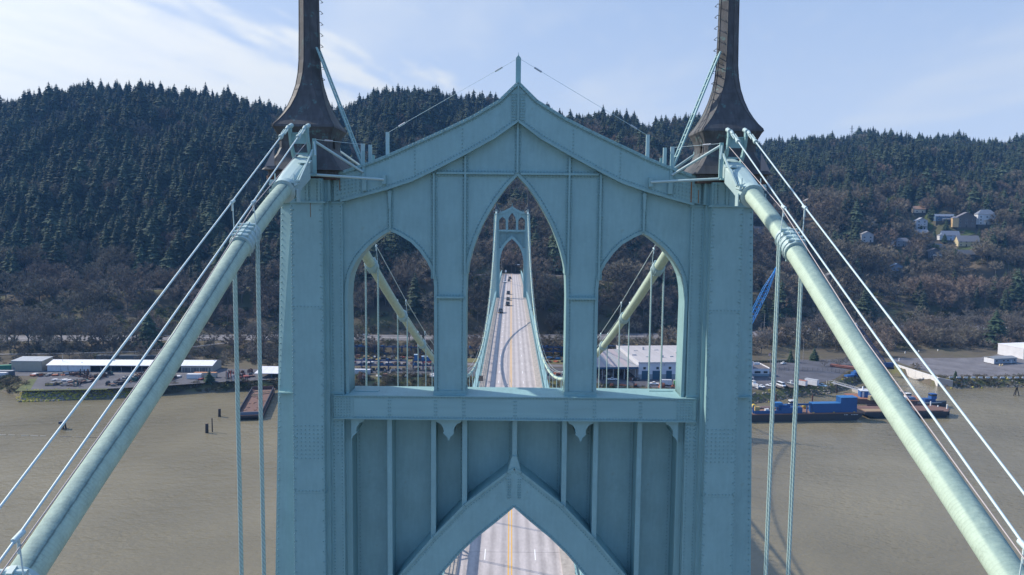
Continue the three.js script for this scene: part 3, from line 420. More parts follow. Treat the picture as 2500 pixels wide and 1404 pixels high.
// ------------------------------------------------------------------ deck
{
  const D = thing('bridge_deck', 'long pale concrete roadway with green side trusses running to the far hillside', 'bridge deck');
  const zs = []; for (let z = 90; z > LAND; z -= 12.2) zs.push(z); const lane = std(0.5, 0.475, 0.475, 0.85, { map: roadMap });
  zs.forEach((z, i) => {
    const z2 = Math.max(LAND, z - 12.2) + 0.05, a = deckY(z), b = deckY(z2), g = new THREE.BufferGeometry();
    const q = (x0, x1, t, th) => { const P = [[x0, a + t, z], [x1, a + t, z], [x1, b + t, z2], [x0, b + t, z2]], B = P.map(([x, y, zz]) => [x, y - th, zz]); return [P, B]; };
    const box = (x0, x1, t, th) => { const [P, B] = q(x0, x1, t, th); return loft([B, P]); };
    const s = box(-6.1, 6.1, 0, 0.35); const uv = s.attributes.uv, p = s.attributes.position; for (let k = 0; k < p.count; k++) uv.setXY(k, (p.getX(k) + 6.1) / 12.2, p.getZ(k) / 30);
    mesh('road_slab', s, lane, D);
    for (const e of [-1, 1]) mesh('sidewalk_slab', box(...(e < 0 ? [-7.6, -6.1] : [6.1, 7.6]), 0.22, 0.4), M.walk, D);
    mesh('floor_beam', bx(16.2, 1.6, 0.5, 0, a - 1.25, z - 0.3), M.paint2, D);
  });
  const strip = (x, w, z0, z1, lift) => { const L = []; for (let z = z0; z > z1; z -= 12.2) { const e = Math.max(z1, z - 12.2); L.push([[x - w / 2, deckY(z) + lift, z], [x + w / 2, deckY(z) + lift, z], [x + w / 2, deckY(e) + lift, e], [x - w / 2, deckY(e) + lift, e]]); } const P = []; for (const [A, B, Cc, E] of L) P.push(...A, ...B, ...Cc, ...A, ...Cc, ...E); const g = new THREE.BufferGeometry(); g.setAttribute('position', new THREE.Float32BufferAttribute(P, 3)); g.computeVertexNormals(); return metreUV(g); };
  for (const x of [-0.19, 0.19]) mesh('yellow_line', strip(x, 0.16, 90, LAND, 0.006), M.yellow, D);
  for (const x of [-3.05, 3.05]) for (let z = 80; z > -630; z -= 12.2) mesh('lane_dash', strip(x, 0.12, z, z - 3, 0.006), M.white, D);
  mesh('expansion_joint', [TZ1, TZ2, -530].map((z) => bx(12.2, 0.03, 0.35, 0, deckY(z), z)), M.iron, D);
  for (const e of [-1, 1]) {
    for (let i = 0; i < 60; i++) {
      const z = 90 - i * 12.2, z2 = Math.max(LAND, z - 12.2); if (z - LAND < 4) break; const a = deckY(z), b = deckY(z2), x = e * CX, m = (z + z2) / 2, c = deckY(m), top = 3.1, bot = -2.7;
      mesh('top_chord', bar([x, a + top, z], [x, b + top, z2], 0.86, 0.42, [0, 1, 0]), M.paint, D);
      mesh('bottom_chord', bar([x, a + bot, z], [x, b + bot, z2], 0.7, 0.4, [0, 1, 0]), M.paint, D);
      mesh('truss_post', [bar([x, a + bot, z], [x, a + top, z], 0.24, 0.2), bar([x, c + bot, m], [x, c + top, m], 0.18, 0.16), bx(0.3, 0.6, 0.7, x, a + top - 0.25, z)], M.paint, D);
      mesh('diagonal', [bar([x, a + top, z], [x, c + bot, m], 0.2, 0.2), bar([x, c + bot, m], [x, b + top, z2], 0.2, 0.2)], M.paint, D);
      mesh('railing', [0.45, 0.8, 1.15].map((h) => bar([e * 7.52, a + 0.22 + h, z], [e * 7.52, b + 0.22 + h, z2], 0.06, 0.07)).concat([0, 3.05, 6.1, 9.15].map((d) => bx(0.09, 1.3, 0.09, e * 7.52, deckY(z - d) + 0.85, z - d))), M.paint, D);
      if (z > -530) continue;
    }
    for (const z of [-530, -580, -622]) { const y0 = landH(e * 8, z) - 1; mesh('bent_column', bx(1.6, deckY(z) - 3 - y0, 1.6, e * 7.95, (deckY(z) - 3 + y0) / 2, z), M.conc, D); }
  }
}

// ------------------------------------------------------------------ main cables, suspenders, hand ropes
const bands = []; for (const z of [-22.9, -11.6, 0.6, 12.8, 25, 37.2]) bands.push(z);
for (let k = 1; k < 30; k++) bands.push(TZ1 - 0.2 - k * 12.22); for (let k = 1; k < 10; k++) bands.push(TZ2 - k * 12.22);
function makeCable(s) {
  const K = thing('main_cable', s < 0 ? 'thick pale green main cable on the left, shadowed side and cracked wrapping' : 'thick pale green main cable on the right, brightly sunlit', 'suspension cable');
  const path = (z) => [s * CX, smoothCableY(z), z];
  const tube = (z0, z1, step, n, r) => { const pos = [], uv = [], nor = [], I = []; const zz = []; for (let z = z0; z > z1; z -= step) zz.push(z); zz.push(z1); let L = 0; zz.forEach((z, i) => { const p = path(z), q = path(z - 0.4); const t = V(...q).sub(V(...p)).normalize(), up = V(1, 0, 0).cross(t).normalize(); if (up.y < 0) up.negate(); if (i) { const o = path(zz[i - 1]); L += Math.hypot(p[1] - o[1], p[2] - o[2]); } for (let j = 0; j <= n; j++) { const a = j / n * Math.PI * 2, d = V(Math.cos(a), 0, 0).addScaledVector(up, Math.sin(a)); pos.push(p[0] + d.x * r, p[1] + d.y * r, p[2] + d.z * r); nor.push(d.x, d.y, d.z); uv.push(j / n, L / 1.75); } }); for (let i = 0; i + 1 < zz.length; i++) for (let j = 0; j < n; j++) { const a = i * (n + 1) + j, b = a + n + 1; I.push(a, b, a + 1, a + 1, b, b + 1); } const g = new THREE.BufferGeometry(); g.setAttribute('position', new THREE.Float32BufferAttribute(pos, 3)); g.setAttribute('normal', new THREE.Float32BufferAttribute(nor, 3)); g.setAttribute('uv', new THREE.Float32BufferAttribute(uv, 2)); g.setIndex(I); return g; };
  mesh('wrapped_cable', tube(100, -26.95, 0.5, 40, 0.272), M.cable, K); mesh('wrapped_cable', tube(-35.3, TZ2 + 4.2, 2, 24, 0.272), M.cable, K); mesh('wrapped_cable', tube(TZ2 - 4.2, -530, 4, 12, 0.272), M.cable, K);
  const bandG = (near) => { const G = [rod([0, -0.48, 0], [0, 0.48, 0], 0.325, 0.325, near ? 24 : 10, false)]; if (near) { for (const y of [-0.36, -0.13, 0.13, 0.36]) { G.push(rod([-0.24, y, -0.31], [0.24, y, -0.31], 0.045, 0.045, 8, false)); G.push(bx(0.1, 0.16, 0.14, 0, y, -0.3)); G.push(new THREE.TorusGeometry(0.33, 0.03, 5, 20).rotateX(Math.PI / 2).translate(0, y, 0)); G.push(rod([-0.2, y, 0.32], [0.2, y, 0.32], 0.04, 0.04, 6, false)); } } else G.push(bx(0.5, 0.7, 0.12, 0, 0, -0.31)); return join(G); };
  const bN = bandG(true), bF = bandG(false);
  for (const z of bands) {
    const y = cableY(z), dz = 0.5, sl = Math.atan2(cableY(z + dz) - cableY(z - dz), 2 * dz), near = z > -90;
    const b = mesh('cable_band', near ? bN : bF, near ? M.bright : M.paint, K); b.position.set(s * CX, y, z); b.rotation.x = Math.PI / 2 - sl;   // band axis along the cable
    const low = deckY(z) + 3.1; if (y - low < 0.6) continue;
    const rG = (() => { const G = []; for (const dx of [-0.34, 0.34]) for (const q of near ? [-0.085, 0.085] : [0]) { const r = near ? 0.034 : 0.058; const L = y - low, g = new THREE.CylinderGeometry(r, r, L, near ? 10 : 6, 1, true); const uv = g.attributes.uv; for (let i = 0; i < uv.count; i++) uv.setY(i, uv.getY(i) * L / 0.3); g.translate(s * CX + dx, low + L / 2, z + q); G.push(g); } return G; });
    mesh('suspender_rope', rG(), M.rope, K, true);
  }
  return K;
}
makeCable(-1); makeCable(1);
function handRope(s, dx, label) {
  const H = thing('hand_rope', label, 'wire rope'), X = s * (CX + dx);
  const y = (z) => cableY(z) + (1.08 + 0.02);
  const zs = bands.filter((z) => z > TZ1).sort((a, b) => b - a); const pts = [[X, cableY(40) + 1.1, 40], ...zs.filter((z) => z < 40).map((z) => [X, y(z), z]), [X, 104.12, TZ1 + 2.35]];
  mesh('rope', pts.slice(1).map((p, i) => rod(pts[i], p, 0.024, 0.024, 7)), M.hand, H);
  const far = [[X, 104.12, TZ1 - 2.35], ...bands.filter((z) => z < TZ1 && z > TZ2).sort((a, b) => b - a).map((z) => [X, y(z), z]), [X, 104.1, TZ2 + 2.3]]; mesh('rope', far.slice(1).map((p, i) => rod(far[i], p, 0.022, 0.022, 5)), M.hand, H);
  for (const z of bands.filter((q) => q > -120)) mesh('hanger', [rod([X, y(z), z], [s * (CX + Math.sign(dx) * 0.33), cableY(z) + 0.1, z], 0.014, 0.014, 5), rod([X, y(z) - 0.28, z], [X, y(z), z], 0.03, 0.02, 6), rod([X, y(z) - 0.04, z + 0.12], [X, y(z) + 0.02, z - 0.12], 0.05, 0.05, 7, false)], M.hand, H);
  const e = [X, 104.12, TZ1 + 2.35], d = pts.at(-2), u = [0, 1, 2].map((i) => d[i] - e[i]), l = Math.hypot(...u); const at = (m) => e.map((v, i) => v + u[i] / l * m);
  mesh('socket', [rod(at(0), at(0.28), 0.07, 0.06, 8, false), rod(at(0.28), at(0.75), 0.035, 0.035, 6), rod(at(0.75), at(1.05), 0.05, 0.07, 8, false), rod(at(0.98), at(1.1), 0.085, 0.085, 8, false), bar([at(0.3)[0] + 0.07, at(0.3)[1], at(0.3)[2]], [at(0.75)[0] + 0.07, at(0.75)[1], at(0.75)[2]], 0.025, 0.05), bar([at(0.3)[0] - 0.07, at(0.3)[1], at(0.3)[2]], [at(0.75)[0] - 0.07, at(0.75)[1], at(0.75)[2]], 0.025, 0.05)], M.bright, H);
}
handRope(-1, 0.36, 'outer hand rope above the left main cable'); handRope(-1, -0.25, 'inner hand rope above the left main cable, nearest its cable');
handRope(1, -0.25, 'inner hand rope above the right main cable, nearest its cable'); handRope(1, 0.36, 'outer hand rope above the right main cable, farthest right');
for (const s of [-1, 1]) { const H = thing('conduit', s < 0 ? 'thin grey conduit slung under the inner hand rope on the left' : 'thin pinkish conduit slung under the inner hand rope on the right', 'conduit'); const X = s * 7.66; const P = [[103.62, -28.9], [cableY(-22.9) + 1.05, -22.95], [cableY(-17) + 0.98, -17.2], [cableY(-11.6) + 1.0, -11.7], [cableY(0) + 1, 0]].map(([y, z]) => [X, y, z]); mesh('pipe', P.slice(1).map((p, i) => rod(P[i], p, 0.012, 0.012, 5)), C(0.5, 0.45, 0.45), H); }

// ------------------------------------------------------------------ woods and trees
const treeR = mulberry(77);
function triGeo(P, colors) { const g = new THREE.BufferGeometry(); g.setAttribute('position', new THREE.Float32BufferAttribute(P, 3)); g.computeVertexNormals(); return g; }
function coniferCrown(seed, o = {}) {                 // height 1, drooping sprays in ragged whorls
  const r = mulberry(seed), P = [], tiers = o.tiers ?? 15, R = o.R ?? 0.17, base = o.base ?? 0.1;
  const q = (a, b, c) => P.push(...a, ...b, ...c);
  for (let i = 0; i < tiers; i++) {
    const f = (i + r() * 0.6) / tiers, y = lerp(base, 0.985, f), rad = R * Math.pow(1 - f, 0.68) * (0.75 + 0.4 * r()) + 0.006, n = Math.round(lerp(12, 5, f));
    for (let k = 0; k < n; k++) {
      const a = (k + r() * 0.8) / n * 6.283, L = rad * (0.7 + 0.55 * r()), w = 0.30 * L + 0.010, dr = L * (0.25 + 0.4 * r()), ca = Math.cos(a), sa = Math.sin(a);
      const tip = [ca * L, y - dr, sa * L], m = [ca * L * 0.55, y - dr * 0.25, sa * L * 0.55], l = [m[0] - sa * w, m[1] - dr * 0.55, m[2] + ca * w], rr = [m[0] + sa * w, m[1] - dr * 0.55, m[2] - ca * w], c = [0, y + 0.02, 0];
      q(c, l, m); q(c, m, rr); q(m, l, tip); q(m, tip, rr);
    }
  }
  q([-0.006, 0.93, 0], [0.006, 0.93, 0], [0, 1.03, 0]); q([0, 0.93, -0.006], [0, 0.93, 0.006], [0, 1.03, 0]);
  return triGeo(P);
}
function bareTree(seed, o = {}) {                     // height 1: trunk geometry and a haze of twigs
  const r = mulberry(seed), T = [], P = [];
  const stick = (a, b, w0, w1) => { const { m, L } = frameTo(V(...a), V(...b)); T.push(new THREE.CylinderGeometry(w1, w0, L, 4, 1, true).applyMatrix4(m)); };
  const twig = (a, b, w) => { const d = V(...b).sub(V(...a)), n = d.clone().cross(V(r() - 0.5, r() - 0.5, r() - 0.5)).normalize().multiplyScalar(w); const A = V(...a), B = V(...b); P.push(A.x - n.x, A.y - n.y, A.z - n.z, A.x + n.x, A.y + n.y, A.z + n.z, B.x, B.y, B.z); };
  const sp = o.spread ?? 1, trunkH = o.trunk ?? 0.32, W = o.tw ?? 0.0045;
  stick([0, -0.04, 0], [0.01, trunkH, 0.01], 0.022, 0.016);
  const grow = (p, dir, len, w, depth) => {
    const e = p.map((v, i) => v + dir[i] * len);
    if (depth < 2) stick(p, e, w, w * 0.55); else twig(p, e, Math.max(w, W * 1.2));
    if (depth === 4) return;
    const n = depth === 0 ? 4 : depth === 3 ? 4 : 4;
    for (let i = 0; i < n; i++) {
      const t = 0.45 + 0.55 * (i + r()) / n, s = p.map((v, k) => lerp(v, e[k], t)); const sprd = (0.75 + 0.25 * depth) * sp; let d = dir.map((v) => v + (r() - 0.5) * 2 * sprd); d[1] += 0.28; const l = Math.hypot(...d); d = d.map((v) => v / l);
      grow(s, d, len * (0.5 + 0.22 * r()), w * 0.5, depth + 1);
    }
  };
  const nb = o.limbs ?? 5; for (let i = 0; i < nb; i++) { const a = i / nb * 6.283 + r(), up = 0.75 + 0.8 * r(); let d = [Math.cos(a) * sp, up, Math.sin(a) * sp]; const l = Math.hypot(...d); d = d.map((v) => v / l); grow([0, trunkH * (0.6 + 0.4 * i / nb), 0], d, 0.27 + 0.07 * r(), 0.011, 0); }
  grow([0.01, trunkH, 0.01], [0.05 * (r() - 0.5), 1, 0.05 * (r() - 0.5)], 0.32, 0.014, 0);
  return [join(T), triGeo(P)];
}
function domeTree(seed, o = {}) {                     // height 1: rounded leafless crown made of twig sprays on many small domes
  const r = mulberry(seed), P = [], T = []; const stick = (a, b, w0, w1) => { const { m, L } = frameTo(V(...a), V(...b)); T.push(new THREE.CylinderGeometry(w1, w0, L, 4, 1, true).applyMatrix4(m)); };
  const rx = o.rx ?? 0.36, ry = 0.36, cy = 0.62; stick([0, -0.05, 0], [0.01, 0.42, 0], 0.024, 0.015);
  const n = o.n ?? 17; for (let i = 0; i < n; i++) {
    const u = i / n * 1.55 - 0.6, a = i * 2.4 + r() * 0.5, c = Math.sqrt(Math.max(0.05, 1 - u * u)), q = 0.72 + 0.16 * r(); const C0 = [Math.cos(a) * c * rx * q, cy + u * ry * q, Math.sin(a) * c * rx * q]; stick([0.01, 0.3 + 0.12 * r(), 0], C0, 0.011, 0.004);
    const R = 0.13 + 0.06 * r(), m = o.m ?? 34; for (let k = 0; k < m; k++) { const d = V(r() - 0.5 + C0[0] * 1.2, r() - 0.25 + (C0[1] - cy) * 1.2, r() - 0.5 + C0[2] * 1.2).normalize(), L = R * (0.7 + 0.6 * r()), B = V(...C0).addScaledVector(d, -0.05), E = V(...C0).addScaledVector(d, L), s = d.clone().cross(V(r() - 0.5, r() - 0.5, r() - 0.5)).normalize().multiplyScalar(0.006 + 0.004 * r()); P.push(B.x - s.x, B.y - s.y, B.z - s.z, B.x + s.x, B.y + s.y, B.z + s.z, E.x, E.y, E.z); }
  }
  return { t: flat(join(T)), p: triGeo(P) };
}
function leafBall(seed, n, sx = 1, sy = 1) {          // low bush: leaf-sized faces spread through an uneven volume
  const r = mulberry(seed), P = [];
  for (let i = 0; i < n; i++) { const a = r() * 6.283, u = r() * 2 - 1, rad = Math.cbrt(0.25 + 0.75 * r()) * (0.8 + 0.3 * N3(Math.cos(a) * 2 + seed, u * 2, Math.sin(a) * 2)), c = Math.sqrt(1 - u * u); const p = [Math.cos(a) * c * rad * 0.5 * sx, (u * rad * 0.5 + 0.42) * sy, Math.sin(a) * c * rad * 0.5 * sx]; const s = 0.05 + 0.05 * r(); const d = () => (r() - 0.5) * 2 * s; P.push(p[0] + d(), p[1] + d(), p[2] + d(), p[0] + d(), p[1] + d(), p[2] + d(), p[0] + d(), p[1] + d(), p[2] + d()); }
  return triGeo(P);
}
const dbl = (r, g, b) => new THREE.MeshStandardMaterial({ color: new THREE.Color().setRGB(r, g, b), roughness: 1, side: THREE.DoubleSide });
const mCon = dbl(1, 1, 1), mBare = dbl(1, 1, 1), mBush = dbl(1, 1, 1), mBark = std(0.13, 0.118, 0.105, 1);
const CON = [1, 2, 3, 4, 5].map((s) => coniferCrown(s, { tiers: 19 + s, R: 0.165 + 0.02 * s, base: 0.06 + 0.03 * (s % 3) }));
const BARE = [1, 2, 3, 4].map((s) => { const [t, p] = bareTree(40 + s, { spread: 0.85 + 0.12 * s, trunk: 0.22 + 0.05 * (s % 3), limbs: 4 + (s % 3), tw: 0.0032 }); return { t: flat(t), p }; });
const DOME = [1, 2, 3, 4].map((s) => domeTree(140 + s, { rx: 0.30 + 0.035 * s, n: 13 + 2 * s, m: 34 }));
const BUSH = [1, 2, 3].map((s) => leafBall(60 + s, 260));
const keep = [];                                      // discs kept clear of woods: [x, z, radius]
const HOUSES = [];                                    // filled by the house list below
[[332, -886, 11, 6], [464, -899, 14, 5], [439, -933, 14, 5], [478, -871, 22, 6], [495, -859, 22, 13], [517, -860, 22, 13], [455, -876, 14, 11], [448, -861, 15, 9], [470, -843, 20, 6], [482, -831, 26, 6], [366, -811, 14, 9], [402, -808, 16, 6], [451, -831, 14, 6], [428, -795, 15, 7], [465, -802, 18, 5], [370, -754, 12, 5], [297, -729, 12, 6], [252, -803, 11, 6]].forEach((h) => HOUSES.push(h));
for (const [x, z, w] of HOUSES) { keep.push([x, z, w * 0.66]); const dx = -x / Math.hypot(x, z), dz = -z / Math.hypot(x, z); for (let k = 1; k < 5; k++) keep.push([x + dx * 9 * k, z + dz * 9 * k, w * 0.6]); }
{
  const inPoly = (P, x, z) => { let c = false; for (let i = 0, j = P.length - 1; i < P.length; j = i++) { const [a, b] = P[i], [d, e] = P[j]; if ((b > z) !== (e > z) && x < (d - a) * (z - b) / (e - b) + a) c = !c; } return c; };
  const blds = [[[-282, -462], [-178, -464], [-178, -486], [-282, -484]], [[-304, -462], [-280, -462], [-280, -480], [-304, -480]], [[38, -452], [160, -465], [170, -500], [160, -530], [38, -530]]];
  const inYard = (x, z) => yards.some((y) => y[0] !== 'lawn' && inPoly(y[2], x, z)) || blds.some((P) => inPoly(P, x, z)) || (x > -125 && x < 120 && z > -524) || (x > 120 && x < 262 && z > -540);
  const lists = { con: CON.map(() => []), bare: DOME.map(() => []), bush: BUSH.map(() => []) };
  const N = 116000;
  for (let i = 0; i < N; i++) {
    const u = treeR(), d = Math.sqrt(lerp(500 * 500, 1720 * 1720, treeR())), t = lerp(-1.25, 1.2, u), z = -d, x = t * d; const rnd = [treeR(), treeR(), treeR(), treeR(), treeR()];
    const sd = shoreZ(x) - z; if (sd < 14) continue;
    const h = landH(x, z); if (h < 5) continue;
    if (polyNear(HIGHWAY, x, z)[0] < 16 || polyNear(HILLROAD, x, z)[0] < (h > 25 ? 7 : 6) || polyNear(PATH, x, z)[0] < 4) continue;
    if (Math.abs(x) < 11 && z > LAND - 6 && h > 8) continue;
    if (keep.some(([a, b, r]) => (x - a) ** 2 + (z - b) ** 2 < r * r)) continue;
    if (h < 11.9 && (inYard(x, z) || h < 5.6 && z > -470)) continue; const low = h < 11.9;
    const far = -z, n = fbm(x / 130 + 20, z / 130, 3), n2 = fbm(x / 40 + 7, z / 40, 3);
    let pc = t < -0.12 ? sstep(30, 62, h + n * 36) * 0.95 : t < 0.24 ? sstep(110, 190, h + n * 60) * 0.85 + 0.10 : sstep(70, 160, h + n * 70) * 0.8 + 0.12;
    pc -= sstep(0.02, 0.34, n2 + n * 0.5) * 0.8;
    if (t > 0.3 && h > 150) pc += 0.25;
    const slope = 1; const dens = far > 1150 ? 0.9 : 0.75; if (rnd[3] > dens) continue;
    const c = new THREE.Color(); const S = 0.72 + 0.55 * rnd[1];
    if (rnd[0] < pc && !low) {
      if (rnd[3] > 0.5) continue; const stand = 0.75 + 0.6 * (0.5 + 0.5 * fbm(x / 70 + 90, z / 70, 3)); const H = (far > 1000 ? 26 : 26) * (0.55 + 0.62 * (S - 0.72) / 0.55 + 0.14) * (t < 0 ? 1.1 : 0.95) + (rnd[2] > 0.9 ? 6 : 0), k = (0.55 + 0.9 * rnd[4]) * stand; c.setRGB(0.034 * k + 0.010 * n2, 0.050 * k, 0.028 * k);
      lists.con[Math.floor(rnd[2] * 4.99)].push([x, h - 0.6, z, H, H * (1.0 + 0.5 * rnd[4]), rnd[1] * 6.28, c]);
    } else if (rnd[0] < (low ? (x > 150 ? 0.5 : 0.3) : pc + (h < 26 ? 0.45 : 0.72))) {
      if (rnd[3] > 0.56) continue; const H = (h < 20 ? 12 : 18) * S, k = 0.5 + 0.85 * rnd[4]; const red = sstep(-0.2, 0.5, fbm(x / 90, z / 90 + 40, 2)); c.setRGB(lerp(0.215, 0.235, red) * k, lerp(0.188, 0.178, red) * k, lerp(0.138, 0.138, red) * k);
      lists.bare[Math.floor(rnd[2] * 3.99)].push([x, h - 0.4, z, H, H * (0.95 + 0.35 * rnd[2]), rnd[1] * 6.28, c]);
    } else {
      const H = (low ? 1.4 + (x > 150 ? 3.6 : 2.6) * rnd[1] : 2.2 + 4.5 * rnd[1]), k = 0.6 + 0.8 * rnd[4], ivy = rnd[2] > 0.45; c.setRGB((ivy ? 0.075 : 0.12) * k, (ivy ? 0.088 : 0.098) * k, (ivy ? 0.03 : 0.06) * k);
      lists.bush[Math.floor(rnd[2] * 2.99)].push([x, h - 0.3, z, H, H * 1.7, rnd[1] * 6.28, c]);
    }
  }
  for (let i = 0; i < 16000; i++) {                    // brush on the low ground between the yards and the slope
    const x = lerp(-560, 700, treeR()), z = lerp(-440, -680, treeR()), r1 = treeR(), r2 = treeR(), r3 = treeR(), r4 = treeR(); if (shoreZ(x) - z < 16) continue; const h = landH(x, z); if (h > 12.6 || h < 4.9) continue;
    if (inYard(x, z) || polyNear(HIGHWAY, x, z)[0] < 15 || polyNear(PATH, x, z)[0] < 3.5 || (Math.abs(x) < 11 && z < -520)) continue; if (x > -330 && x < -130 && z > -488) continue;
    if (fbm(x / 30 + 5, z / 30, 3) < -0.12 + (r4 - 0.5) * 0.5) continue; const c = new THREE.Color(), k = 0.6 + 0.8 * r3;
    if (r1 < 0.4) { const H = 3 + (x > 180 ? 6 : 3.5) * r2; c.setRGB(0.17 * k, 0.148 * k, 0.122 * k); lists.bare[Math.floor(r3 * 3.99)].push([x, h - 0.4, z, H, H * 1.2, r2 * 6.28, c]); }
    else { const H = 1.5 + 2.4 * r2; c.setRGB(0.10 * k, 0.086 * k, 0.052 * k); lists.bush[Math.floor(r3 * 2.99)].push([x, h - 0.3, z, H, H * 1.8, r2 * 6.28, c]); }
  }
  const mm = new THREE.Matrix4(), q = new THREE.Quaternion(), ax = V(0, 1, 0);
  const put = (name, label, cat, geo, mat, L) => { if (!L.length) return; const I = new THREE.InstancedMesh(geo, mat, L.length); L.forEach((e, i) => { q.setFromAxisAngle(ax, e[5]); mm.compose(V(e[0], e[1], e[2]), q, V(e[4], e[3], e[4])); I.setMatrixAt(i, mm); I.setColorAt(i, e[6]); }); I.name = numbered(name); tag(I, label, cat, null, 'stuff'); I.castShadow = I.receiveShadow = true; scene.add(I); };
  const size = ['slender', 'ragged', 'broad', 'dense', 'heavy'];
  lists.con.forEach((L, i) => put('conifer_forest', 'dark ' + size[i] + ' conifers covering the hillside and ridge behind the river', 'forest', CON[i], mCon, L));
  lists.bare.forEach((L, i) => put('leafless_wood', ['brownish', 'greyish', 'reddish', 'wide-crowned'][i] + ' leafless trees massed on the lower slopes of the hill', 'forest', DOME[i].p, mBare, L));
  lists.bare.forEach((L, i) => put('leafless_trunks', 'trunks and limbs of the ' + ['brownish', 'greyish', 'reddish', 'wide-crowned'][i] + ' leafless woods on the lower hill', 'forest', DOME[i].t, mBark, L.map((e) => [...e.slice(0, 6), new THREE.Color(1, 1, 1)])));
  lists.bush.forEach((L, i) => put('undergrowth', ['ivy-green', 'brown', 'olive'][i] + ' undergrowth between the trees of the hillside', 'undergrowth', BUSH[i], mBush, L));

  // scrub and stones along the river edge
  const sh = BUSH.map(() => []), st = [];
  const rockG = new THREE.IcosahedronGeometry(0.5, 0);
  for (let i = 0; i < 2600; i++) {
    const x = lerp(-420, 520, treeR()), r1 = treeR(), r2 = treeR(), r3 = treeR(), r4 = treeR(); const s = shoreZ(x), d = 1.5 + r1 * 11, z = s - d; if (x > 244 && x < 264) continue;
    const spit = x > -268 && x < -196, c = new THREE.Color(), k = 0.6 + 0.8 * r3; const open = x > 20 && x < 200;
    if (spit && x < -214 || open && r4 > 0.3) continue; if (d > 8 && r4 > 0.45) continue;
    const H = (x < -262 || (x > -200 && x < 20) ? 2.6 : x > 110 && x < 210 ? 0.8 : 1.6) * (0.5 + 0.9 * r2) ; if (d > 7 && x > -262 && x < -140) continue; c.setRGB(0.10 * k, 0.085 * k, 0.05 * k); if (r4 < 0.13) c.setRGB(0.07 * k, 0.08 * k, 0.02 * k);
    sh[Math.floor(r2 * 2.99)].push([x, landH(x, z) - 0.4, z, H, H * (1.4 + r3), r1 * 6.28, c]);
  }
  for (let i = 0; i < 2800; i++) { const x = treeR() < 0.55 ? lerp(-268, -200, treeR()) : lerp(20, 480, treeR()), d = treeR() * 7.5, z = shoreZ(x) - d, k = 0.6 + 0.8 * treeR(), mo = treeR() < (x < 0 ? 0.6 : 0.12); if (x > 240 && x < 262) continue; const c = new THREE.Color(); mo ? c.setRGB(0.27 * k, 0.24 * k, 0.04 * k) : c.setRGB(0.16 * k, 0.15 * k, 0.135 * k); const s = 0.7 + 1.1 * treeR(); st.push([x, landH(x, z) + 0.1, z, s * 0.8, s, treeR() * 6.28, c]); }
  sh.forEach((L, i) => put('river_scrub', ['thick brown', 'thin grey-brown', 'low olive'][i] + ' scrub along the river edge below the yards', 'scrub', BUSH[i], mBush, L));
  put('riprap', 'loose bank stones at the waterline, many mossy yellow on the spit', 'stones', rockG, std(1, 1, 1, 1), st);
}
// trees that stand apart
const bareProto = BARE.map((b, i) => { const t = thing('bare_tree', '', 'tree'); mesh('trunk', b.t.clone(), mBark, t); const m = dbl(...[[0.165, 0.15, 0.13], [0.15, 0.14, 0.125], [0.175, 0.15, 0.132], [0.16, 0.147, 0.12]][i]); const c = new THREE.Mesh(b.p, m); c.name = 'crown'; t.add(c); return t; });
const usedProto = new Set();
function bare(x, z, H, label, group, w = 1) { const i = Math.floor(treeR() * 3.99), src = bareProto[i]; let t = src; if (usedProto.has(i)) t = copy(src, label, null, 0); usedProto.add(i); t.position.set(x, landH(x, z) - 0.3, z); t.rotation.y = treeR() * 6.28; t.scale.set(H * w, H, H * w); t.userData.label = label; if (group) t.userData.group = group; else delete t.userData.group; return t; }
const ORD = ['first', 'second', 'third', 'fourth', 'fifth', 'sixth', 'seventh', 'eighth', 'ninth', 'tenth', 'eleventh', 'twelfth', 'thirteenth', 'fourteenth', 'fifteenth', 'sixteenth', 'seventeenth'];
const rowOf = (L, tail, group, w) => [...L].sort((a, b) => a[0] / -a[1] - b[0] / -b[1]).forEach(([x, z, H], i) => bare(x, z, H, ORD[i] + ' ' + (H > 22 ? 'tall ' : 'lower ') + tail, group, w));
rowOf([[-337, -520, 27], [-331, -518, 24], [-324, -521, 29], [-314, -522, 25], [-309, -520, 22], [-303, -524, 28], [-292, -523, 23], [-283, -524, 26], [-276, -526, 25], [-254, -527, 21], [-232, -536, 17], [-224, -531, 15]], 'bare tree from the left in the row left of the tower', 'bare trees in front of the highway, left of the tower');
rowOf([[-178, -535, 20], [-172, -539, 17], [-160, -537, 14]], 'bare tree from the left above the blue-sided canopy', 'bare trees above the canopy');
rowOf([[182, -556, 17], [186, -561, 14]], 'bare tree just right of the tower beside the service road', 'bare trees right beside the tower');
rowOf([[205, -578, 22], [213, -581, 19], [232, -588, 24], [240, -592, 26], [250, -596, 22], [262, -598, 20], [272, -600, 22]], 'bare tree from the left between highway and service road', 'bare trees between the road and the yard, right of the tower');
rowOf([[300, -612, 22], [312, -606, 19], [322, -615, 24], [332, -602, 17], [341, -616, 22], [352, -607, 21], [362, -618, 25], [374, -610, 20], [385, -622, 24], [396, -612, 22], [408, -625, 23], [346, -598, 16], [306, -600, 15], [420, -616, 21], [430, -628, 24], [317, -597, 14], [368, -600, 17]], 'bare tree from the left in the far right thicket', 'bare trees in the far right thicket', 1.25);
for (const [x, z, H, l] of [[-72, -552, 12, 'thin bare tree by the highway seen through the left opening'], [205, -505, 6, 'low bare shrub beside the yard gate'], [-35, -470, 7, 'round bare bush below the sill of the left opening'], [-60, -462, 8, 'broad bare bush on the bank under the pipe racks'], [222, -512, 7, 'grey bare shrub on the mound by the rusty pipe stack'], [214, -506, 8, 'big grey bare shrub on the mound right of the yard gate'], [228, -520, 6, 'bare shrub at the back of the mound by the yard']]) bare(x, z, H, l, null, 1.5);
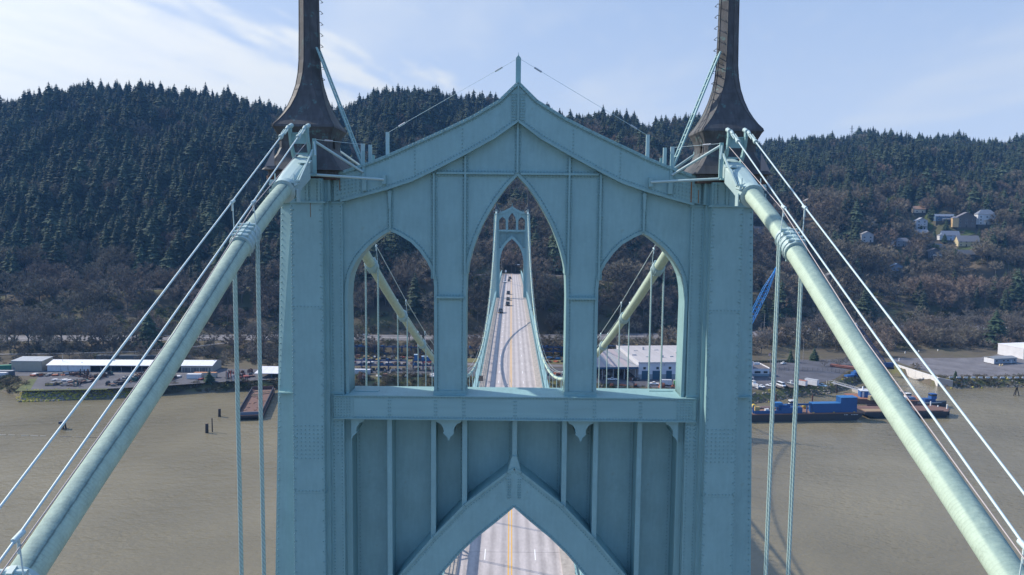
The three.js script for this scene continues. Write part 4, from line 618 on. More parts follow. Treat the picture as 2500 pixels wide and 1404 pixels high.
function conifer(x, z, H, label, w = 1, i = 2) { const t = thing('conifer_tree', label, 'tree', [x, landH(x, z), z]); mesh('trunk', new THREE.CylinderGeometry(0.01, 0.035, 0.9, 6).translate(0, 0.4, 0), mBark, t); const c = new THREE.Mesh(CON[i], dbl(0.032, 0.058, 0.03)); c.name = 'crown'; t.add(c); t.scale.set(H * w, H, H * w); return t; }
conifer(206.8, -527.2, 9, 'small dense conifer standing alone beside the yard entrance', 1.7, 3); conifer(-247, -530, 24, 'broad dark evergreen among the bare trees on the left, beside the highway', 1.5, 4);
conifer(372, -596, 27, 'tall dark evergreen in the thicket at far right', 1.4, 4); conifer(273, -474, 4.5, 'young bushy fir at the end of the concrete barriers', 1.6, 1); conifer(-172, -441, 7, 'dark evergreen bush on the bank behind the white trailers', 2.2, 3); conifer(-62.5, -553, 9, 'narrow ivy-clad evergreen behind the pipe racks', 0.8, 0); conifer(188, -520, 9, 'dark shaggy cedar by the yard fence', 1.3, 2);

// ------------------------------------------------------------------ buildings on the bank
const Y0 = 5.05;
const frameM = C(0.55, 0.55, 0.55);
function win(parent, x, y, w, h, z, ry = 0, fm = frameM, pm = M.glass) { const nx = Math.sin(ry), nz = Math.cos(ry); const f = mesh('window', bx(w + 0.24, h + 0.24, 0.12, x, y, z, 0, ry, 0), fm, parent); mesh('pane', bx(w, h, 0.12, x + nx * 0.03, y, z + nz * 0.03, 0, ry, 0), pm, f); }
const gableEnd = (w, h, r, d, z0) => ext([[-w / 2, 0], [w / 2, 0], [w / 2, h], [0, h + r], [-w / 2, h]], d, z0);
{ // long shed: ridge along x
  const t = thing('long_shed', 'very long low shed with bright white roof and dark open bays', 'shed', [-229.5, Y0, -466.8], 0.03);
  const L = 99, D = 15, h = 3.9, r = 1.8, rp = 12;
  for (let i = 0; i < rp; i++) { const x0 = -L / 2 + i * L / rp, w = L / rp - 0.06; mesh('roof_panel', loft([[[x0, h - 0.15, 0.8], [x0 + w, h - 0.15, 0.8], [x0 + w, h + r, -D / 2], [x0, h + r, -D / 2]], [[x0, h + 0.05, 0.8], [x0 + w, h + 0.05, 0.8], [x0 + w, h + r + 0.2, -D / 2], [x0, h + r + 0.2, -D / 2]]]), C(0.86, 0.86, 0.88, 0.5), t); }
  mesh('rear_roof', loft([[[-L / 2, h + r, -D / 2], [L / 2, h + r, -D / 2], [L / 2, h, -D], [-L / 2, h, -D]], [[-L / 2, h + r + 0.2, -D / 2], [L / 2, h + r + 0.2, -D / 2], [L / 2, h + 0.2, -D], [-L / 2, h + 0.2, -D]]]), C(0.7, 0.7, 0.72, 0.5), t);
  mesh('wall', [bx(L, h, 0.25, 0, h / 2, -D + 0.15), ...[-1, 1].map((s) => { const g = gableEnd(D, h, r - 0.1, 0.25, 0); g.rotateY(Math.PI / 2); g.translate(s * (L / 2 - 0.3), 0, -D / 2); return g; })], C(0.42, 0.40, 0.36), t);
  mesh('wall', bx(19, h, 0.25, L / 2 - 9.6, h / 2, 0), C(0.40, 0.38, 0.34), t);
  for (let i = 0; i < 4; i++) mesh('wall_panel', bx([8, 4.2, 8.6, 4.6][i] - 0.2, h - 0.2, 0.25, -L / 2 + 0.4 + [4, 10.1, 16.6, 23.2][i], h / 2, 0), C(0.60, 0.64, 0.70), t);
  for (let i = 0; i < 9; i++) mesh('post', bx(0.3, h, 0.3, -L / 2 + 26 + i * 6.1, h / 2, 0), C(0.25, 0.22, 0.2), t);
  for (let i = 0; i < 10; i++) mesh('door', bx(i % 3 === 1 ? 2 : 1, 2.6, 0.1, L / 2 - 17.8 + i * 1.75, 1.35, 0.14), C(0.11, 0.12, 0.14), t);
  mesh('vent_pipe', rod([-L / 2 + 7, h + 1, -5], [-L / 2 + 7, h + 5.4, -5], 0.12, 0.12), M.steel, t); mesh('roof_vent', [bx(0.8, 0.5, 0.8, -12.5, h + r, -6.5), bx(0.6, 0.4, 0.6, -30, h + 0.9, -3.2), bx(0.5, 0.5, 0.5, L / 2 - 1.5, h + r + 0.3, -7)], M.steel, t);
}
{ const t = thing('metal_shed', 'plain beige metal shed left of the long white-roofed shed', 'shed', [-291, Y0, -465.4], 0.02);
  mesh('wall', bx(18, 6.2, 12, 0, 3.1, -6), C(0.40, 0.37, 0.30), t); mesh('roof', bx(18.5, 0.3, 12.4, 0, 6.4, -6, 0.05, 0, 0), C(0.42, 0.45, 0.48, 0.5), t); mesh('door', bx(1, 2.2, 0.1, -7.6, 1.1, 0.03), C(0.2, 0.23, 0.26), t); mesh('trim', [bx(0.15, 6.2, 0.15, 9, 3.1, 0), bx(18, 0.2, 0.15, 0, 6.1, 0.02)], C(0.16, 0.17, 0.19), t); for (let i = 0; i < 7; i++) mesh('panel_rib', bx(0.08, 6, 0.06, -7.5 + i * 2.5, 3, 0.02), C(0.36, 0.33, 0.27), t); }
{ const t = thing('canopy', 'small flat white-roofed canopy with blue sides beside the tower leg', 'canopy', [-136, Y0, -452], 0);
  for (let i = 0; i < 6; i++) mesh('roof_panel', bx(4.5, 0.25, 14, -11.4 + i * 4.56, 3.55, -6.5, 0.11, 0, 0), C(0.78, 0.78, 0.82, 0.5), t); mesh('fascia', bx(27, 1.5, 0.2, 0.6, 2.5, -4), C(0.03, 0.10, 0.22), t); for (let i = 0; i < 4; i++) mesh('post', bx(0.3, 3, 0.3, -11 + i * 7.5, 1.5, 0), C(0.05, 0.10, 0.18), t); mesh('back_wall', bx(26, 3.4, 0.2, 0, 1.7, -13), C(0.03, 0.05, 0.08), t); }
{ // grey and white industrial building, right opening
  const t = thing('industrial_building', 'wide grey-roofed white industrial building with blue doors behind the right opening', 'warehouse', [76, Y0, -458.5], 0.09);
  const W = 70, H = 9.6, D = 60; const nP = 7;
  for (let i = 0; i < nP; i++) mesh('roof_panel', bx(W / nP - 0.12, 0.5, D + 0.4, (i + 0.5) * W / nP, H + 0.35, -D / 2), C(0.47, 0.45, 0.46, 0.8), t);
  mesh('parapet', [bx(W + 0.6, 0.6, 0.4, W / 2, H + 0.5, 0.1), bx(0.5, 0.9, D, 0, H + 0.6, -D / 2)], C(0.6, 0.6, 0.62), t);
  mesh('wall', bx(W, H, D - 0.6, W / 2, H / 2, -D / 2), C(0.62, 0.64, 0.72), t); mesh('wall_base', bx(W, 3.0, 0.12, W / 2, 1.5, -0.25), C(0.30, 0.33, 0.36), t);
  for (const [x, w] of [[4, 4], [11.2, 5.4], [18.5, 3.4], [26.5, 4.6], [35, 5], [44, 5]]) { const d = mesh('door', bx(w, 5.1, 0.2, x, 2.55, -0.15), C(0.025, 0.095, 0.16), t); mesh('door_seam', [1, 2, 3, 4].map((k) => bx(w, 0.06, 0.04, x, k, -0.03)), M.dark, d); }
  for (const x of [3.6, 11.5, 19, 27.5, 36]) win(t, x, 6.7, 1.5, 1.4, -0.2);
  mesh('wall_lamp', [bx(0.4, 0.3, 0.6, 15.5, 8.6, 0), bx(0.4, 0.3, 0.6, 31, 8.6, 0)], M.iron, t);
  for (const [x, z, w, h, d] of [[3, -24, 2.6, 0.7, 1.6], [14, -44, 1.2, 1.8, 1.2], [10, -18, 2.4, 0.4, 1.2], [19, -16, 1, 1.4, 1], [22, -42, 2.8, 0.4, 1.2], [25, -18, 2, 0.6, 1.4], [32, -30, 1.6, 1.2, 1.6], [8, -40, 2.6, 0.35, 1.2]]) mesh('roof_unit', bx(w, h, d, x, H + 0.6 + h / 2, z), C(0.5, 0.5, 0.52), t);
}
{ const t = thing('open_shelter', 'grey lean-to roof with dark blue fascia left of the industrial building', 'shelter', [75.6, Y0, -458], 0.09);
  const n = 8, W = 30; for (let i = 0; i < n; i++) mesh('roof_panel', loft([[[-W + i * W / n, 7.4, 0], [-W + (i + 0.965) * W / n, 7.4, 0], [-W + (i + 0.965) * W / n, 9.2, -52], [-W + i * W / n, 9.2, -52]], [[-W + i * W / n, 7.65, 0], [-W + (i + 0.965) * W / n, 7.65, 0], [-W + (i + 0.965) * W / n, 9.45, -52], [-W + i * W / n, 9.45, -52]]]), C(i % 2 ? 0.34 : 0.40, 0.35, 0.37, 0.8), t);
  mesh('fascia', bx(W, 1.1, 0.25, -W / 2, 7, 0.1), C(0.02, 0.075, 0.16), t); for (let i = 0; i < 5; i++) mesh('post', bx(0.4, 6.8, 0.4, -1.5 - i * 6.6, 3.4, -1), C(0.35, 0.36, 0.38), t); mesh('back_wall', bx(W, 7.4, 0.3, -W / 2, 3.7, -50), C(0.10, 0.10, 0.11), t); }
{ const t = thing('office_building', 'low white office wing with dark strip windows beside the tower leg', 'office', [146, Y0, -471], 0.06);
  mesh('wall', bx(13, 4.6, 18, 5.5, 2.3, -9), C(0.58, 0.63, 0.70), t); mesh('wall_base', bx(13.1, 1.4, 18.1, 5.5, 0.7, -9), C(0.20, 0.28, 0.34), t); for (const x of [0, 4.6, 9.6]) win(t, x, 2.5, x === 4.6 ? 3.6 : 2.4, 1.3, 0.03);
  mesh('parapet', [bx(13.4, 0.8, 0.3, 5.5, 4.9, -18), bx(0.3, 0.7, 18, 12, 4.9, -9), bx(4, 1.3, 0.3, 9, 5.3, -13)], C(0.75, 0.76, 0.8), t); mesh('roof', bx(12.8, 0.2, 17.6, 5.5, 4.62, -9), C(0.14, 0.12, 0.12), t); mesh('tall_wall', bx(4, 8.4, 24, -3.2, 4.2, -12), C(0.60, 0.63, 0.70), t); mesh('sign_panel', [bx(1.6, 0.12, 0.1, -2.6, 6.5, 0.03), bx(0.12, 1.2, 0.1, -2.4, 5.9, 0.03), bx(1.6, 0.12, 0.1, -2.6, 5.3, 0.03)], C(0.05, 0.2, 0.18), t); }
{ const t = thing('portable_office', 'grey single-storey site cabin standing alone on the empty lot', 'cabin', [324, Y0, -518.5], 0.27);
  mesh('wall', bx(19, 3.4, 8, 9.5, 2, -4), C(0.26, 0.31, 0.38), t); mesh('end_wall', bx(0.2, 3.4, 8.02, -0.05, 2, -4), C(0.7, 0.72, 0.76), t); mesh('roof', loft([[[-0.4, 3.6, 0.4], [19.4, 3.6, 0.4], [19.4, 4.4, -4], [-0.4, 4.4, -4]], [[-0.4, 3.8, 0.4], [19.4, 3.8, 0.4], [19.4, 4.6, -4], [-0.4, 4.6, -4]]]), C(0.24, 0.26, 0.28), t); mesh('rear_roof', loft([[[-0.4, 4.4, -4], [19.4, 4.4, -4], [19.4, 3.6, -8.4], [-0.4, 3.6, -8.4]], [[-0.4, 4.6, -4], [19.4, 4.6, -4], [19.4, 3.8, -8.4], [-0.4, 3.8, -8.4]]]), C(0.24, 0.26, 0.28), t); for (const x of [2, 8, 11.5, 17]) win(t, x, 2.3, 1.4, 1.1, 0.03); mesh('door', bx(1, 2.2, 0.1, 14.4, 1.4, 0.03), C(0.5, 0.53, 0.56), t); mesh('skirt', bx(19, 0.4, 8, 9.5, 0.15, -4), M.dark, t); }
{ const t = thing('white_warehouse', 'bright white windowless building cut by the right edge of the picture', 'warehouse', [357, Y0, -539], 0.25); for (let i = 0; i < 6; i++) mesh('wall_panel', bx(3.9, 7.4, 0.3, 2 + i * 4, 3.7, 0), C(0.72, 0.73, 0.76), t); mesh('wall', bx(24, 7.4, 21, 12, 3.7, -10.8), C(0.72, 0.73, 0.76), t); mesh('roof', bx(24.6, 0.4, 22, 12.2, 7.6, -10.6), C(0.8, 0.8, 0.84), t); mesh('door', bx(1, 2.2, 0.1, 3.2, 1.1, 0.2), C(0.2, 0.22, 0.25), t); }

// ------------------------------------------------------------------ hillside houses
function house(i, label, wall, roof, o = {}) {
  const [x, z, w0, h0] = HOUSES[i], w = w0 * 0.86, h = h0 * 0.85, g = landH(x, z), d = o.d ?? 9, t = thing('house', label, 'house', [x, g - 0.5, z], Math.atan2(-x, -z) + (o.turn ?? 0.32)), r = o.r ?? w * 0.27, wm = C(...wall), rm = C(...roof);
  mesh('foundation', bx(w - 0.4, 5, d - 0.4, 0, -2, 0), C(0.09, 0.085, 0.07, 0.95), t); mesh('wall', bx(w, h, d, 0, h / 2 + 0.3, 0), wm, t);
  const H = h + 0.3, e = 0.5; let R;
  if (o.gable === 'front') { mesh('gable', ext([[-w / 2, H], [w / 2, H], [0, H + r]], d - 0.1), wm, t); R = [-1, 1].map((s) => loft([[[0, H + r + 0.02, -d / 2 - e], [s * (w / 2 + e), H - 0.25, -d / 2 - e], [s * (w / 2 + e), H - 0.25, d / 2 + e], [0, H + r + 0.02, d / 2 + e]], [[0, H + r + 0.3, -d / 2 - e], [s * (w / 2 + e), H + 0.03, -d / 2 - e], [s * (w / 2 + e), H + 0.03, d / 2 + e], [0, H + r + 0.3, d / 2 + e]]].map((L) => (s < 0 ? L : [...L].reverse())))); }
  else if (o.gable === 'hip') R = [loft([[[-w / 2 - e, H, d / 2 + e], [w / 2 + e, H, d / 2 + e], [w / 2 + e, H, -d / 2 - e], [-w / 2 - e, H, -d / 2 - e]], [[-w / 4, H + r, 0.3], [w / 4, H + r, 0.3], [w / 4, H + r, -0.3], [-w / 4, H + r, -0.3]]])];
  else { const gg = ext([[-d / 2, H], [d / 2, H], [0, H + r]], w - 0.1); gg.rotateY(Math.PI / 2); mesh('gable', gg, wm, t); R = [-1, 1].map((s) => loft([[[-w / 2 - e, H + r + 0.02, 0], [-w / 2 - e, H - 0.25, s * (d / 2 + e)], [w / 2 + e, H - 0.25, s * (d / 2 + e)], [w / 2 + e, H + r + 0.02, 0]], [[-w / 2 - e, H + r + 0.3, 0], [-w / 2 - e, H + 0.03, s * (d / 2 + e)], [w / 2 + e, H + 0.03, s * (d / 2 + e)], [w / 2 + e, H + r + 0.3, 0]]].map((L) => (s > 0 ? L : [...L].reverse())))); }
  for (const q of R) mesh('roof', q, rm, t);
  const nW = Math.max(2, Math.round(w / 5.5)), nS = Math.max(1, Math.round(h / 3.4)); for (let s = 0; s < nS; s++) for (let k = 0; k < nW; k++) { if (s === 0 && k === 1) { mesh('door', bx(1.1, 2.1, 0.12, -w / 2 + (k + 0.5) * w / nW, 1.4, d / 2 + 0.03), M.dark, t); continue; } win(t, -w / 2 + (k + 0.5) * w / nW, 1.9 + s * 3.3, 1.5, 1.3, d / 2 + 0.02); }
  win(t, -w / 2 - 0.02, 2.2, 1.2, 1.2, 0, -Math.PI / 2);
  if (o.deck) { const k = mesh('deck', bx(w * 0.6, 0.25, 2.6, w * 0.12, h * 0.45, d / 2 + 1.3), C(0.6, 0.6, 0.6), t); mesh('deck_post', [-1, 1].map((s) => bx(0.2, h * 0.45 + 1, 0.2, w * 0.12 + s * w * 0.28, h * 0.22, d / 2 + 2.4)), C(0.6, 0.6, 0.6), k); mesh('deck_rail', bx(w * 0.6, 0.9, 0.08, w * 0.12, h * 0.45 + 0.55, d / 2 + 2.5), C(0.6, 0.6, 0.6), k); }
  if (o.wing) { const [wx, ww, wh, wd] = o.wing; mesh('wing', bx(ww, wh, wd, wx, wh / 2 + 0.3, 1), o.wingC ? C(...o.wingC) : wm, t); mesh('wing_roof', loft([[[wx - ww / 2 - 0.4, wh + 0.3, wd / 2 + 1.4], [wx + ww / 2 + 0.4, wh + 0.3, wd / 2 + 1.4], [wx + ww / 2 + 0.4, wh + 0.3, -wd / 2 + 0.6], [wx - ww / 2 - 0.4, wh + 0.3, -wd / 2 + 0.6]], [[wx - 0.3, wh + 2.2, wd / 2 - 1], [wx + 0.3, wh + 2.2, wd / 2 - 1], [wx + 0.3, wh + 2.2, 1], [wx - 0.3, wh + 2.2, 1]]]), rm, t); }
  mesh('chimney', bx(0.8, 1.6, 0.8, w * 0.2, H + r * 0.8, -0.8), C(0.3, 0.16, 0.12), t); return t;
}
house(0, 'lone tan cabin with pale roof just right of the right main cable', [0.62, 0.40, 0.20], [0.55, 0.53, 0.52], { gable: 'front', d: 8 });
house(1, 'small cream house with reddish roof high among bare trees', [0.60, 0.55, 0.48], [0.34, 0.22, 0.16]);
house(2, 'dark low house half hidden beside the bright yellow-green tree', [0.12, 0.14, 0.17], [0.10, 0.12, 0.15]);
house(3, 'low dark blue house above the row, left of the unfinished house', [0.07, 0.13, 0.22], [0.16, 0.20, 0.27], { r: 2.2, deck: 1 });
house(4, 'tall brown three-storey house with a tan unfinished side', [0.11, 0.095, 0.09], [0.20, 0.20, 0.23], { wing: [-11, 6, 10, 8], wingC: [0.55, 0.40, 0.22], gable: 'front' });
house(5, 'big white and grey three-storey house at the right end of the hillside row', [0.55, 0.58, 0.62], [0.17, 0.20, 0.25], { gable: 'hip', wing: [-11.5, 6, 6, 7], deck: 1, turn: 0.45 });
house(6, 'white gabled house with upper deck above the blue and white house', [0.45, 0.47, 0.52], [0.5, 0.52, 0.56], { gable: 'front', deck: 1 });
house(7, 'pale blue house with decks directly below the white gabled one', [0.33, 0.42, 0.55], [0.28, 0.30, 0.34], { deck: 1 });
house(8, 'light blue bungalow with one white sunlit gable', [0.32, 0.44, 0.60], [0.16, 0.19, 0.25], { wing: [-9, 5, 5, 9], wingC: [0.6, 0.62, 0.66] });
house(9, 'long yellow house with grey roof at the right of the lower row', [0.60, 0.52, 0.33], [0.26, 0.25, 0.26], { turn: 0.5 });
house(10, 'tall pale house beside a big dark conifer, leftmost of the lower row', [0.42, 0.43, 0.46], [0.26, 0.27, 0.30], { gable: 'front' });
house(11, 'dark-roofed grey house with a small white outbuilding', [0.20, 0.22, 0.26], [0.14, 0.15, 0.18], { wing: [-10, 4, 4, 4], wingC: [0.65, 0.65, 0.66], gable: 'hip' });
house(12, 'dark green-grey house between the round shrub and the yellow house', [0.10, 0.13, 0.14], [0.13, 0.15, 0.19], { gable: 'hip' });
house(13, 'dark craftsman house with white trim at the bottom edge of the lawns', [0.10, 0.11, 0.13], [0.12, 0.12, 0.14], { gable: 'front', deck: 1 });
house(14, 'low dark house under conifers at the lower right of the lawns', [0.09, 0.10, 0.12], [0.09, 0.10, 0.12]);
house(15, 'small blue-roofed house sunk in trees at the foot of the slope', [0.18, 0.24, 0.34], [0.14, 0.22, 0.34], { gable: 'front' });
house(16, 'grey-roofed house low on the slope directly right of the main cable', [0.10, 0.12, 0.15], [0.30, 0.31, 0.33], { gable: 'front' });
house(17, 'house with white gable half hidden by the right edge of the tower', [0.30, 0.28, 0.30], [0.24, 0.20, 0.20], { wing: [3, 4, 3, 6], wingC: [0.6, 0.58, 0.55] });
{ // garden lawns between the houses
  const gs = [[455, -872, 12, 7], [488, -850, 14, 6], [436, -803, 14, 7], [455, -815, 16, 6], [498, -838, 14, 4], [420, -806, 8, 6], [478, -822, 18, 4], [466, -882, 9, 6]];
  const P = []; for (const [x, z, a, b] of gs) { const n = 14; for (let k = 0; k < n; k++) { const p = (j, q) => { const th = j / n * 6.283, xx = x + Math.cos(th) * a * q, zz = z + Math.sin(th) * b * q; return [xx, landH(xx, zz) + 0.45, zz]; }; P.push(...p(k, 0), ...p(k + 1, 0.5), ...p(k, 0.5), ...p(k, 0.5), ...p(k + 1, 0.5), ...p(k + 1, 1), ...p(k, 0.5), ...p(k + 1, 1), ...p(k, 1)); } }
  const g = new THREE.BufferGeometry(); g.setAttribute('position', new THREE.Float32BufferAttribute(P, 3)); g.computeVertexNormals(); metreUV(g); tag(mesh('lawn', g, std(0.075, 0.105, 0.028, 1, { map: aspMap, side: THREE.DoubleSide })), 'green garden lawns between the hillside houses', 'lawn', null, 'structure');
}
for (const [x, z, H, c, l] of [[440, -815, 12, [0.13, 0.15, 0.045], 'large round olive-green tree among the hillside houses'], [448, -812, 7, [0.10, 0.13, 0.04], 'smaller rounded green shrub beside the olive-green tree'], [449, -929, 13, [0.16, 0.20, 0.04], 'bright yellow-green tree high on the right slope']]) { const t = thing('leafy_tree', l, 'tree', [x, landH(x, z) - 0.5, z]); mesh('trunk', new THREE.CylinderGeometry(0.02, 0.04, 0.4, 6).translate(0, 0.2, 0), mBark, t); const k = new THREE.Mesh(leafBall(90 + H, 700), dbl(...c)); k.name = 'crown'; t.add(k); t.scale.set(H * 1.15, H, H * 1.15); }
[[405, -850, 30], [412, -842, 26], [424, -858, 27], [398, -838, 24], [492, -806, 22], [500, -796, 20], [445, -786, 19], [487, -792, 24], [540, -852, 28], [548, -845, 25]].forEach(([x, z, H], i) => conifer(x, z, H, ['tallest dark conifer left of the hillside houses', 'broad conifer just left of the white gabled house', 'dark conifer behind the blue and white house', 'ragged conifer below the tallest one, left of the houses', 'conifer beside the right end of the long yellow house', 'conifer below the long yellow house', 'conifer beside the dark craftsman house', 'wide conifer over the low dark house', 'big dark conifer right of the three-storey white house', 'dark conifer at the right end of the garden bank'][i], 1.15, i % 5));

[[452, -868, 16], [470, -880, 20], [487, -866, 14], [506, -872, 24], [526, -872, 26], [459, -853, 12], [440, -866, 22], [462, -838, 10], [420, -820, 18], [412, -800, 16], [474, -858, 13], [503, -845, 9]].forEach(([x, z, H], i) => conifer(x, z, H, ['slim conifer beside the white gabled house', 'dark conifer behind the low dark blue house', 'small conifer left of the unfinished brown house', 'tall conifer behind the unfinished brown house', 'tall conifer behind the white three-storey house', 'low conifer in front of the decked blue house', 'tall conifer left of the white gabled house', 'small conifer between the light blue and yellow houses', 'dark conifer left of the olive-green tree', 'dark conifer beside the grey house with the white outbuilding', 'low conifer on the lawn under the brown house', 'small conifer at the hedge below the white three-storey house'][i], 1.3, (i + 2) % 5));
// ------------------------------------------------------------------ vehicles
const carCache = {};
function vehicleGeo(kind) {
  if (carCache[kind]) return carCache[kind];
  const S = {
    sedan: { L: 4.6, W: 1.8, body: [[-2.3, 0.3], [2.3, 0.3], [2.3, 0.72], [2.1, 0.86], [1.1, 0.95], [-1.6, 0.98], [-2.25, 0.92], [-2.3, 0.7]], cab: [[1.05, 0.94], [0.3, 1.4], [-0.9, 1.42], [-1.6, 0.97]], wx: [1.4, -1.4], wr: 0.33 },
    suv: { L: 4.8, W: 1.95, body: [[-2.4, 0.38], [2.4, 0.38], [2.4, 0.9], [2.2, 1.05], [1.1, 1.12], [-2.38, 1.12], [-2.4, 0.8]], cab: [[1.0, 1.11], [0.4, 1.7], [-2.1, 1.72], [-2.36, 1.11]], wx: [1.45, -1.45], wr: 0.38 },
    pickup: { L: 5.6, W: 2.0, body: [[-2.8, 0.45], [2.8, 0.45], [2.8, 1.0], [2.6, 1.12], [1.3, 1.2], [-0.55, 1.2], [-0.55, 1.1], [-2.8, 1.1]], cab: [[1.2, 1.19], [0.65, 1.8], [-0.5, 1.82], [-0.62, 1.19]], wx: [1.75, -1.7], wr: 0.4 },
    van: { L: 6.2, W: 2.1, body: [[-3.1, 0.4], [3.1, 0.4], [3.1, 1.0], [2.5, 1.25], [-3.1, 1.25]], cab: [[2.45, 1.2], [1.7, 2.5], [-3.0, 2.55], [-3.08, 1.2]], wx: [2.1, -1.9], wr: 0.4 },
  }[kind];
  const hw = S.W / 2, c = S.cab, gl = [[c[0][0] - 0.12, c[0][1] + 0.04], [c[1][0] - 0.02, c[1][1] - 0.08], [c[2][0] + 0.05, c[2][1] - 0.08], [c[3][0] + 0.12, c[3][1] + 0.04]];
  const turn = (g) => g.rotateY(-Math.PI / 2);           // front of the vehicle to +z... then placed by its own turn
  const T = (g) => { g.rotateY(-Math.PI / 2); return g; };
  const ends = [[c[0], c[1]], [c[3], c[2]]].map(([a, b], i) => { const m = [(a[0] + b[0]) / 2, (a[1] + b[1]) / 2], L = Math.hypot(a[0] - b[0], a[1] - b[1]) * 0.74, g = new THREE.BoxGeometry(0.05, L, S.W - 0.42); g.rotateZ(Math.atan2(-(b[0] - a[0]), b[1] - a[1])); g.translate(m[0], m[1], 0); return g; });
  return carCache[kind] = {
    body: join([T(ext(S.body, S.W, -hw, [], 0.07)), T(ext(c, S.W - 0.24, -hw + 0.12, [], 0.06))]), glass: join([T(ext(gl, S.W - 0.2, -hw + 0.1)), ...ends.map(T)]),
    wheel: S.wx.flatMap((x) => [-1, 1].map((s) => ({ t: T(new THREE.CylinderGeometry(S.wr, S.wr, 0.24, 12).rotateX(Math.PI / 2).translate(x, S.wr, s * (hw - 0.1))), r: T(new THREE.CylinderGeometry(S.wr * 0.6, S.wr * 0.6, 0.26, 8).rotateX(Math.PI / 2).translate(x, S.wr, s * (hw - 0.1))) }))),
    lamp: [1, -1].map((e) => [-1, 1].map((s) => T(bx(0.08, 0.16, 0.34, e * (S.L / 2 - 0.0), kind === 'sedan' ? 0.68 : 0.85, s * (hw - 0.3))))), bumper: [1, -1].map((e) => T(bx(0.14, 0.2, S.W - 0.1, e * (S.L / 2), 0.5, 0))), plate: T(bx(0.05, 0.12, 0.36, -S.L / 2 - 0.03, 0.75, 0)),
  };
}
const red = std(0.35, 0.02, 0.015, 0.4), lampW = std(0.7, 0.7, 0.68, 0.2);
function vehicle(kind, name, label, cat, paint, x, y, z, turn, group) {
  const g = vehicleGeo(kind), t = thing(name, label, cat, [x, y, z], turn, group), pm = std(...paint, 0.3);
  mesh('body', g.body, pm, t); mesh('windows', g.glass, M.glass, t); for (const w of g.wheel) { const k = mesh('wheel', w.t, M.tyre, t); mesh('rim', w.r, M.steel, k); }
  g.lamp.forEach((p, i) => p.forEach((q) => mesh(i ? 'tail_light' : 'headlight', q, i ? red : lampW, t))); g.bumper.forEach((q) => mesh('bumper', q, C(0.06, 0.06, 0.065), t)); mesh('number_plate', g.plate, M.white, t); return t;
}
// turn 0 points a vehicle's nose to +z (towards the camera)
for (const [k, l, p, x, z, tn_] of [['suv', 'dark grey-blue car in the outer lane, nearest of the cars on the bridge', [0.06, 0.075, 0.10], -4.5, -331, 0], ['suv', 'black car in the inner lane, nearest of the close trio', [0.02, 0.022, 0.026], -1.65, -360, 0], ['sedan', 'black car in the middle of the close trio of cars', [0.022, 0.022, 0.026], -1.6, -386, 0], ['suv', 'dark car under the far tower, farthest of the trio', [0.03, 0.034, 0.04], -1.6, -422, 0], ['suv', 'white car beyond the far tower in the outer lane', [0.72, 0.73, 0.75], -4.3, -523, 0], ['sedan', 'dark car beside the white one, beyond the far tower', [0.03, 0.035, 0.05], -1.7, -541, 0], ['suv', 'dark car at the far end of the bridge, farthest of all', [0.025, 0.03, 0.04], -1.0, -569, 0.1]]) vehicle(k, 'car', l, 'car', p, x, deckY(z) + 0.01, z, tn_);
vehicle('sedan', 'car', 'silver car on the highway seen through the left opening', 'car', [0.5, 0.52, 0.55], -107, 12.05, -574, -1.55);
vehicle('suv', 'car', 'pale car on the hill road at left, above the slope', 'car', [0.45, 0.47, 0.5], -338, landH(-338, -637) + 0.35, -637, 1.55);
vehicle('sedan', 'car', 'white car parked alone by the hedge behind the office', 'car', [0.7, 0.72, 0.74], 180.5, Y0, -512.5, -0.9);
vehicle('pickup', 'pickup_truck', 'white pickup truck under the edge of the grey lean-to roof', 'pickup', [0.7, 0.71, 0.74], 60, Y0, -455.2, -1.5);
vehicle('pickup', 'pickup_truck', 'white pickup truck facing left in front of the blue doors', 'pickup', [0.74, 0.75, 0.77], 82.5, Y0, -443.8, -1.6);
vehicle('pickup', 'pickup_truck', 'white pickup parked on the bank edge behind the blue-hulled barge', 'pickup', [0.74, 0.75, 0.77], 149, Y0, -441.6, -2.3);
vehicle('sedan', 'car', 'white car parked nose out left of the white pickup on the bank', 'car', [0.7, 0.72, 0.75], 143.2, Y0, -440.2, 0.4);
vehicle('sedan', 'car', 'second white car beside the boat on the bank, close to the tower', 'car', [0.66, 0.7, 0.74], 140.6, Y0, -439.6, 0.4);
vehicle('van', 'van', 'white van with a blue stripe parked behind the suspenders', 'van', [0.7, 0.72, 0.76], 155.5, Y0, -443.2, 0.3);
vehicle('pickup', 'pickup_truck', 'light blue pickup truck at the right end of the parked row', 'pickup', [0.25, 0.40, 0.52], 178.8, Y0, -443.2, 0.9);
function trailer(label, x, z, w, h, L, turn, wall, roof, group) { const t = thing('trailer', label, 'trailer', [x, Y0, z], turn, group); mesh('box', bx(w, h, L, 0, h / 2 + 0.6, 0), C(...wall), t); mesh('roof', bx(w + 0.06, 0.1, L + 0.06, 0, h + 0.63, 0), C(...roof), t); mesh('rear_door', bx(w - 0.2, h - 0.2, 0.08, 0, h / 2 + 0.6, L / 2 + 0.02), C(wall[0] * 0.85, wall[1] * 0.87, wall[2] * 0.95), t); for (const s of [-1, 1]) for (const k of [-0.5, 0.5]) mesh('wheel', new THREE.CylinderGeometry(0.36, 0.36, 0.22, 10).rotateZ(Math.PI / 2).translate(s * (w / 2 - 0.1), 0.36, k), M.tyre, t); mesh('drawbar', bx(0.15, 0.12, 1.6, 0, 0.55, -L / 2 - 0.8), M.iron, t); return t; }
trailer('short white box trailer with a rusty red roof on the bank', 168, -444.6, 2.6, 2.7, 5.2, 0.75, [0.74, 0.74, 0.78], [0.36, 0.13, 0.08]);
